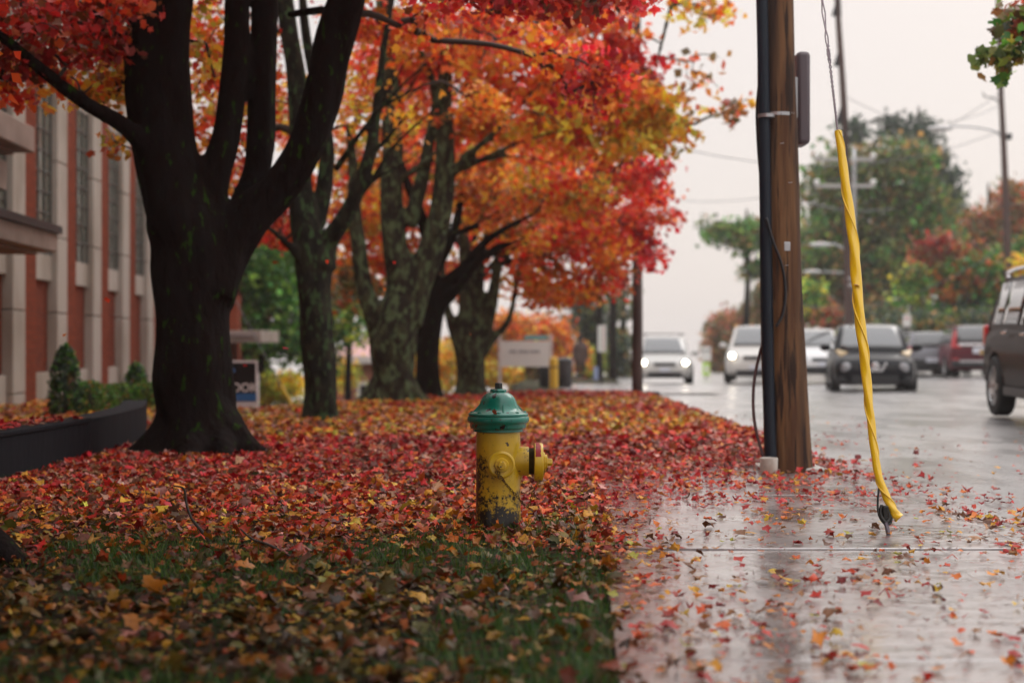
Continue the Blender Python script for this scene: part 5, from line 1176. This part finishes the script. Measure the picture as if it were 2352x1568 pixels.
    for u in uu:
        T_ = max(tz(u), belt(u) + .01); B_2 = belt(u) - .03; hh = (T_ - belt(u)) / (H - belt(u) + 1e-6); a0 = half_w(u, 0); a1 = half_w(u, max(0, hh - .12)); a2 = half_w(u, hh) * .93
        half_ = [(0, B_2), (a0, B_2), ((a0 * .4 + a1 * .6), B_2 + (T_ - B_2) * .55), (a1, T_ - .07 * (hh + .1)), (a2, T_ - .012), (a2 * .6, T_ + .008), (0, T_ + .014)]
        ring = half_ + [(-p, q) for p, q in half_[-2:0:-1]]; m = len(ring); vs += [((u - .5) * L, p, q) for p, q in ring]
    fs = [(i * m + j, i * m + (j + 1) % m, (i + 1) * m + (j + 1) % m, (i + 1) * m + j) for i in range(len(uu) - 1) for j in range(m)] + [tuple(range(m)), tuple((len(uu) - 1) * m + j for j in range(m))[::-1]]
    mb.add(vs, fs); part(mb, 'roof', paint, ang=40)
    # side windows, laid just proud of the cabin side
    def side_pt(u, f, s, off=.012):
        zz_ = belt(u) + .035 + (H * .955 - belt(u) - .05) * f; zf = (zz_ - belt(u)) / (H - belt(u)); return Vector(((u - .5) * L, s * (half_w(.3, zf) + off + .01 * math.sin(math.pi * f)), zz_))
    spans = [(g['r0'] - .02 + .00, .36), (.375, .585)] if kind == 'suv' else [(g['r0'] - .05, .405), (.42, .60)]
    if kind == 'suv': spans = [(.11, .20), (.21, .375), (.39, .60)]
    for s in (-1, 1):
        for k_, (ua, ub) in enumerate(spans):
            mb = MB(); P = []
            nu = 6
            for i in range(nu + 1):
                u = ua + (ub - ua) * i / nu
                top = 1.0
                for q, (uq, tq) in enumerate(((0, 0),)): pass
                tmax = (tz(u) - .07 - belt(u) - .035) / (H * .955 - belt(u) - .05); top = max(.06, min(1, tmax))
                P.append((side_pt(u, 0, s), side_pt(u, top, s)))
            vs = [p for pr in P for p in pr]; mb.add(vs, [(2 * i, 2 * i + 2, 2 * i + 3, 2 * i + 1) for i in range(nu)])
            o = part(mb, 'side_window', M[glass] if k_ else M['carglass'], ang=0); sm = o.modifiers.new('s', 'SOLIDIFY'); sm.thickness = .008
    # windscreen and rear glass
    def screen(ua, ub, nm, sgn, m):
        mb = MB(); vs = []; nu = 6; nw = 8
        for i in range(nu + 1):
            f = .07 + .84 * i / nu; u = ua + (ub - ua) * f; T_ = tz(u); hh = max(0, (T_ - belt(u)) / (H - belt(u))); a = half_w(u, hh) * .87
            for j in range(nw + 1):
                q = -1 + 2 * j / nw; vs.append(((u - .5) * L + sgn * (.022 - .03 * q * q * .4), a * q, T_ + .026 - .016 * q * q))
        mb.add(vs, [(i * (nw + 1) + j, i * (nw + 1) + j + 1, (i + 1) * (nw + 1) + j + 1, (i + 1) * (nw + 1) + j) for i in range(nu) for j in range(nw)])
        o = part(mb, nm, m, ang=0); sm = o.modifiers.new('s', 'SOLIDIFY'); sm.thickness = .008
    screen(g['r1'], g['b1'], 'windscreen', 1, M['carglass']); screen(g['b0'], g['r0'], 'rear_window', -1, M['carglass'])
    # wheels
    for X_ in wx:
        for s in (-1, 1):
            rot = Matrix.Rotation(R(-90 * s), 3, 'X'); mb = MB(); y = s * (hw - .20)
            mb.lathe([(wheel * .62, .0), (wheel * .93, .0), (wheel, .03), (wheel, .19), (wheel * .94, .215), (wheel * .68, .22), (wheel * .64, .17)], 30, (X_, y, wheel), rot); w_ = part(mb, 'wheel', M['tyre'])
            mb = MB(); mb.lathe([(wheel * .66, .13), (wheel * .66, .205), (wheel * .61, .21), (wheel * .57, .15)], 30, (X_, y, wheel), rot)
            for q in range(5):
                a = q * 2 * math.pi / 5; d = Vector((math.cos(a), 0, math.sin(a))); c = Vector((X_, y + s * .19, wheel))
                t = Vector((-d.z, 0, d.x)); mb.prism([c + t * .05, c - t * .05, c + d * wheel * .62 - t * .028, c + d * wheel * .62 + t * .028], (0, -.012, 0), (0, .012, 0))
            mb.ball((X_, y + s * .19, wheel), (.06, .03, .06)); part(mb, 'rim', M['rim'], w_)
    # mirrors and handles
    for s in (-1, 1):
        mb = MB(); u = .665; c = Vector(((u - .5) * L, s * (hw + .10), belt(u) + .09)); mb.ball(c, (.085, .125, .085), 14, 9); mb.tube([c, c + Vector((.02, -s * .16, -.05))], .03, 8); part(mb, 'mirror', paint if kind != 'x' else M['trimb'])
        for u in (.30, .485):
            mb = MB(); mb.box(((u - .5) * L, s * (hw * .985 + .012), belt(u) * .93), (.19, .03, .03)); mb.box(((u - .5) * L + .1, s * (hw * .985 + .01), belt(u) * .93 + .004), (.03, .028, .045)); part(mb, 'door_handle', M['chrome'], bevel=.006)
        mb = MB(); mb.box((.0, s * (hw * .998 + .004), .30 * H / 1.6 + .0), (L * .40, .02, .10)); part(mb, 'sill_trim', M['trimb'], bevel=.006)
    root['_c'] = 1; del root['_c']
    return root, part, dict(L=L, hw=hw, H=H, belt=belt, tz=tz, g=g)
def quadlamp(part, nm, m, c, d, par=None, bevel=.02, rot=None):
    mb = MB(); mb.box(c, d, rot=rot); return part(mb, nm, m, bevel=bevel)
def face_cam(x, Y, extra=0): return math.atan2(-Y, -(x - 1176) / F * Y) + extra

# black compact crossover, coming on
blackp = carpaint('black_car_paint', (.004, .0045, .007))
rt, part, d = car('black compact suv driving toward the camera behind the yellow guy guard', 'suv', 1996, 32.5, face_cam(1990, 32) + R(3.5), blackp, 4.1, 1.80, 1.56, wheel=.345, ybase=901)
L = d['L']; H = d['H']; nx_ = L / 2
for s in (-1, 1):
    mb = MB(); mb.lathe([(.115, -.06), (.115, .03), (.095, .045), (.03, .06)], 22, (nx_ - .065, s * .60, .60), Matrix.Rotation(R(90), 3, 'Y')); part(mb, 'headlight', M['lampglass'])
    mb = MB(); mb.lathe([(.135, -.06), (.135, .02), (.115, .025)], 22, (nx_ - .075, s * .60, .60), Matrix.Rotation(R(90), 3, 'Y')); part(mb, 'headlight_ring', M['trimb'])
    mb = MB(); a = Vector((nx_ - .20, s * .56, .905)); b = Vector((nx_ - .52, s * .78, .965)); mb.prism([a, a + Vector((-.02, s * .16, -.07)), b + Vector((0, s * .03, -.02)), b], (0, 0, -.005), (0, 0, .035)); part(mb, 'side_lamp', M['drl'], bevel=.008)
    mb = MB(); mb.box((nx_ - .05, s * .62, .34), (.08, .28, .12)); part(mb, 'fog_lamp_recess', M['trimb'], bevel=.02)
mb = MB(); mb.prism([(0, -.52, .66), (0, .52, .66), (0, .42, .54), (0, -.42, .54)], (nx_ - .10, 0, 0), (nx_ - .004, 0, 0)); part(mb, 'grille', M['trimb'], bevel=.01)
mb = MB(); mb.box((nx_ - .04, 0, .335), (.10, 1.0, .20)); part(mb, 'lower_intake', M['trimb'], bevel=.03)
mb = MB(); mb.box((nx_ - .02, 0, .45), (.06, 1.1, .035)); part(mb, 'bumper_line', blackp, bevel=.01)
mb = MB(); mb.prism([(0, -.30, .72), (0, -.20, .70), (0, -.12, .565), (0, .12, .565), (0, .20, .70), (0, .26, .70), (0, .16, .515), (0, -.16, .515)], (nx_ - .02, 0, 0), (nx_ + .018, 0, 0)); part(mb, 'grille_bar', M['chrome'], bevel=.006)
mb = MB(); mb.lathe([(.085, 0), (.085, .02), (.07, .025)], 22, (nx_ + .0, 0, .635), Matrix.Rotation(R(90), 3, 'Y')); mb.box((nx_ + .03, 0, .635), (.012, .21, .035)); part(mb, 'emblem', M['chrome'])
mb = MB(); mb.box((nx_ + .02, 0, .40), (.02, .0001 + .30, .001 + .0)); 

# brown suv at the right edge, passing toward the camera
brownp = carpaint('brown_car_paint', (.020, .010, .007), .6)
rt, part, d = car('large brown suv passing close by at the right edge', 'suv', 2545, 16.6, R(-95.5), brownp, 4.85, 1.9, 1.80, wheel=.38, ybase=None)
L = d['L']; H = d['H']
for s in (-1, 1):
    mb = MB(); mb.tube(catmull([(-L * .40, s * .66, H - .03), (-L * .36, s * .67, H + .06), (-.0, s * .67, H + .075), (L * .10, s * .67, H + .05), (L * .13, s * .66, H - .02)], 6), .022, 8); part(mb, 'roof_rail', M['chrome'])
    mb = MB(); mb.box((-L / 2 + .09, s * .80, 1.02), (.18, .16, .30)); part(mb, 'tail_lamp', M['taill'], bevel=.03)
mb = MB(); mb.box((-L / 2 + .08, -.90, .80), (.10, .05, .07)); part(mb, 'side_reflector', M['drl'], bevel=.01)
mb = MB(); mb.box((-L / 2 + .02, 0, .52), (.16, 1.62, .20)); part(mb, 'rear_bumper', M['trimb'], bevel=.05)
mb = MB(); mb.box((-L / 2 - .01, 0, .92), (.03, .52, .14)); part(mb, 'number_plate', M['plate'], bevel=.008)
for s in (-1, 1): mb = MB(); mb.box((L / 2 - .12, s * .68, .82), (.2, .34, .16)); part(mb, 'headlight', M['lampglass'], bevel=.04)
mb = MB(); mb.box((L / 2 - .05, 0, .78), (.12, .9, .22)); part(mb, 'grille', M['chrome'], bevel=.03)

# maroon suv seen from behind, parked
marp = carpaint('maroon_car_paint', (.10, .014, .022), .3)
rt, part, d = car('maroon suv with a silver rear bar parked at far right, seen from behind', 'suv', 2222, 47.5, R(90 - 9), marp, 4.5, 1.85, 1.68, wheel=.345, ybase=864)
L = d['L']; H = d['H']; r0 = -L / 2
for s in (-1, 1):
    mb = MB(); mb.prism([(0, s * .70, 1.0), (0, s * .86, 1.02), (0, s * .74, 1.50), (0, s * .66, 1.50)], (r0 + .02, 0, 0), (r0 + .22, 0, 0)); mb.prism([(0, s * .52, .96), (0, s * .84, .96), (0, s * .84, 1.06), (0, s * .56, 1.04)], (r0 - .02, 0, 0), (r0 + .1, 0, 0)); part(mb, 'tail_lamp', M['taill'], bevel=.01)
    mb = MB(); mb.box((r0 + .01, s * .70, .60), (.05, .20, .05)); part(mb, 'reflector', M['taill'], bevel=.01)
    mb = MB(); mb.tube(catmull([(-L * .38, s * .66, H - .02), (-L * .33, s * .66, H + .05), (.3, s * .66, H + .05), (.45, s * .66, H - .02)], 5), .02, 6); part(mb, 'roof_rail', M['trimb'])
mb = MB(); mb.box((r0 - .01, 0, 1.06), (.06, 1.25, .07)); part(mb, 'chrome_strip', M['chrome'], bevel=.015)
mb = MB(); mb.lathe([(.06, 0), (.06, .03)], 16, (r0 - .04, 0, 1.06), Matrix.Rotation(R(-90), 3, 'Y')); part(mb, 'emblem', M['chrome'])
mb = MB(); mb.box((r0 - .02, 0, .88), (.03, .36, .18)); part(mb, 'number_plate', M['plate'], bevel=.008)
mb = MB(); mb.box((r0 + .02, 0, .46), (.14, 1.66, .22)); part(mb, 'rear_bumper', M['trimb'], bevel=.05)
mb = MB(); mb.box((r0 - .03, 0, .53), (.05, 1.2, .06)); part(mb, 'bumper_plate', M['rim'], bevel=.015)
mb = MB(); mb.box((r0 - .012, 0, .70), (.03, 1.5, .012)); part(mb, 'tailgate_seam', M['trimb'])

# grey suv behind it
grp = carpaint('grey_car_paint', (.22, .22, .24), .3)
rt, part, d = car('grey suv parked between the black compact suv and the maroon one', 'suv', 2122, 50, R(90 - 7), grp, 4.5, 1.85, 1.55, wheel=.34, ybase=864)
r0 = -d['L'] / 2; H = d['H']
for s in (-1, 1): mb = MB(); mb.box((r0 + .03, s * .74, .98), (.1, .26, .13)); part(mb, 'tail_lamp', M['taill'], bevel=.02)
for s in (-1, 1): mb = MB(); mb.tube(catmull([(-1.6, s * .64, H - .02), (-1.4, s * .64, H + .05), (.3, s * .64, H + .05), (.45, s * .64, H - .02)], 5), .02, 6); part(mb, 'roof_rail', M['rim'])
mb = MB(); mb.box((r0 + .02, 0, .46), (.14, 1.66, .34)); part(mb, 'rear_bumper', M['trimb'], bevel=.05)
mb = MB(); mb.box((r0 - .05, .1, .60), (.03, .40, .15)); part(mb, 'number_plate', M['plate'], bevel=.008)

# white sedan, mostly hidden behind the wooden pole and black car
whp = carpaint('white_car_paint', (.62, .62, .62), .3)
def front(part, d, z1=.62, lit=True, grille=True):
    n_ = d['L'] / 2
    for s in (-1, 1):
        mb = MB(); mb.box((n_ - .10, s * d['hw'] * .72, z1 + .05), (.2, .30, .15)); h_ = part(mb, 'headlight', M['lampglass'], bevel=.04)
        if lit: mb = MB(); mb.ball((n_ + .01, s * d['hw'] * .72, z1 + .05), (.05, .10, .085)); part(mb, 'headlight_bulb', M['lit'], h_)
    mb = MB(); mb.box((n_ - .05, 0, z1), (.12, d['hw'] * .75, .10)); part(mb, 'grille', M['trimb'], bevel=.02)
    mb = MB(); mb.box((n_ - .06, 0, .33), (.16, d['hw'] * 1.2, .20)); part(mb, 'lower_intake', M['trimb'], bevel=.03)
    mb = MB(); mb.box((n_ + .01, 0, .50), (.03, .34, .12)); part(mb, 'number_plate', M['plate'], bevel=.008)
rt, part, d = car('white car half hidden between the wooden pole and the black compact suv', 'car', 1868, 42, face_cam(1868, 42) + R(8), whp, 4.4, 1.8, 1.5, kind='sedan', wheel=.32, ybase=872); front(part, d, lit=False)
rt, part, d = car('white suv with headlights on just left of the wooden pole', 'suv', 1741, 45, face_cam(1741, 45) - R(2), carpaint('offwhite_car_paint', (.55, .53, .50), .3), 4.7, 1.9, 1.78, wheel=.37, ybase=877); front(part, d, .80)
rt, part, d = car('silver suv with glaring headlights coming on beside the thin road pole', 'suv', 1524, 48, face_cam(1524, 48) + R(1), carpaint('silver_car_paint', (.48, .47, .45), .35), 4.4, 1.85, 1.58, wheel=.34, ybase=880); front(part, d, .68)
for s in (-1, 1): mb = MB(); mb.tube([(-1.0, s * .6, d['H'] - .01), (-.95, s * .6, d['H'] + .09)], .02, 6); part(mb, 'roof_rack_foot', M['trimb'])
mb = MB(); mb.tube([(-.95, -.75, d['H'] + .09), (-.95, .75, d['H'] + .09)], .02, 6); part(mb, 'roof_rack_bar', M['trimb'])
# parked car below the bank on the left
rt, part, d = car('silver blue car parked below the bank left of the slim maple', 'car', 680, 36, R(178), carpaint('silverblue_car_paint', (.36, .40, .48), .3), 4.4, 1.8, 1.42, kind='sedan', wheel=.32)
# dark pickup-like rack vehicle roof behind
rt, part, d = car('dark car parked behind the grey suv under the small white sign', 'car', 2085, 58, R(80), blackp, 4.5, 1.8, 1.75, kind='suv', wheel=.34, ybase=852)

# ------------------------------------------------------------------ haze
hz = MB(); hz.box((0, 170, 14), (340, 400, 55)); hm = bpy.data.materials.new('haze'); hm.use_nodes = True; t = hm.node_tree; t.nodes.remove(t.nodes['Principled BSDF'])
pv = t.nodes.new('ShaderNodeVolumePrincipled'); pv.inputs['Color'].default_value = (.93, .90, .88, 1); pv.inputs['Density'].default_value = .0007; pv.inputs['Anisotropy'].default_value = .2
t.links.new(pv.outputs[0], t.nodes['Material Output'].inputs['Volume'])
o = hz.build('haze', hm, smooth=False); tag(o, kind='stuff')
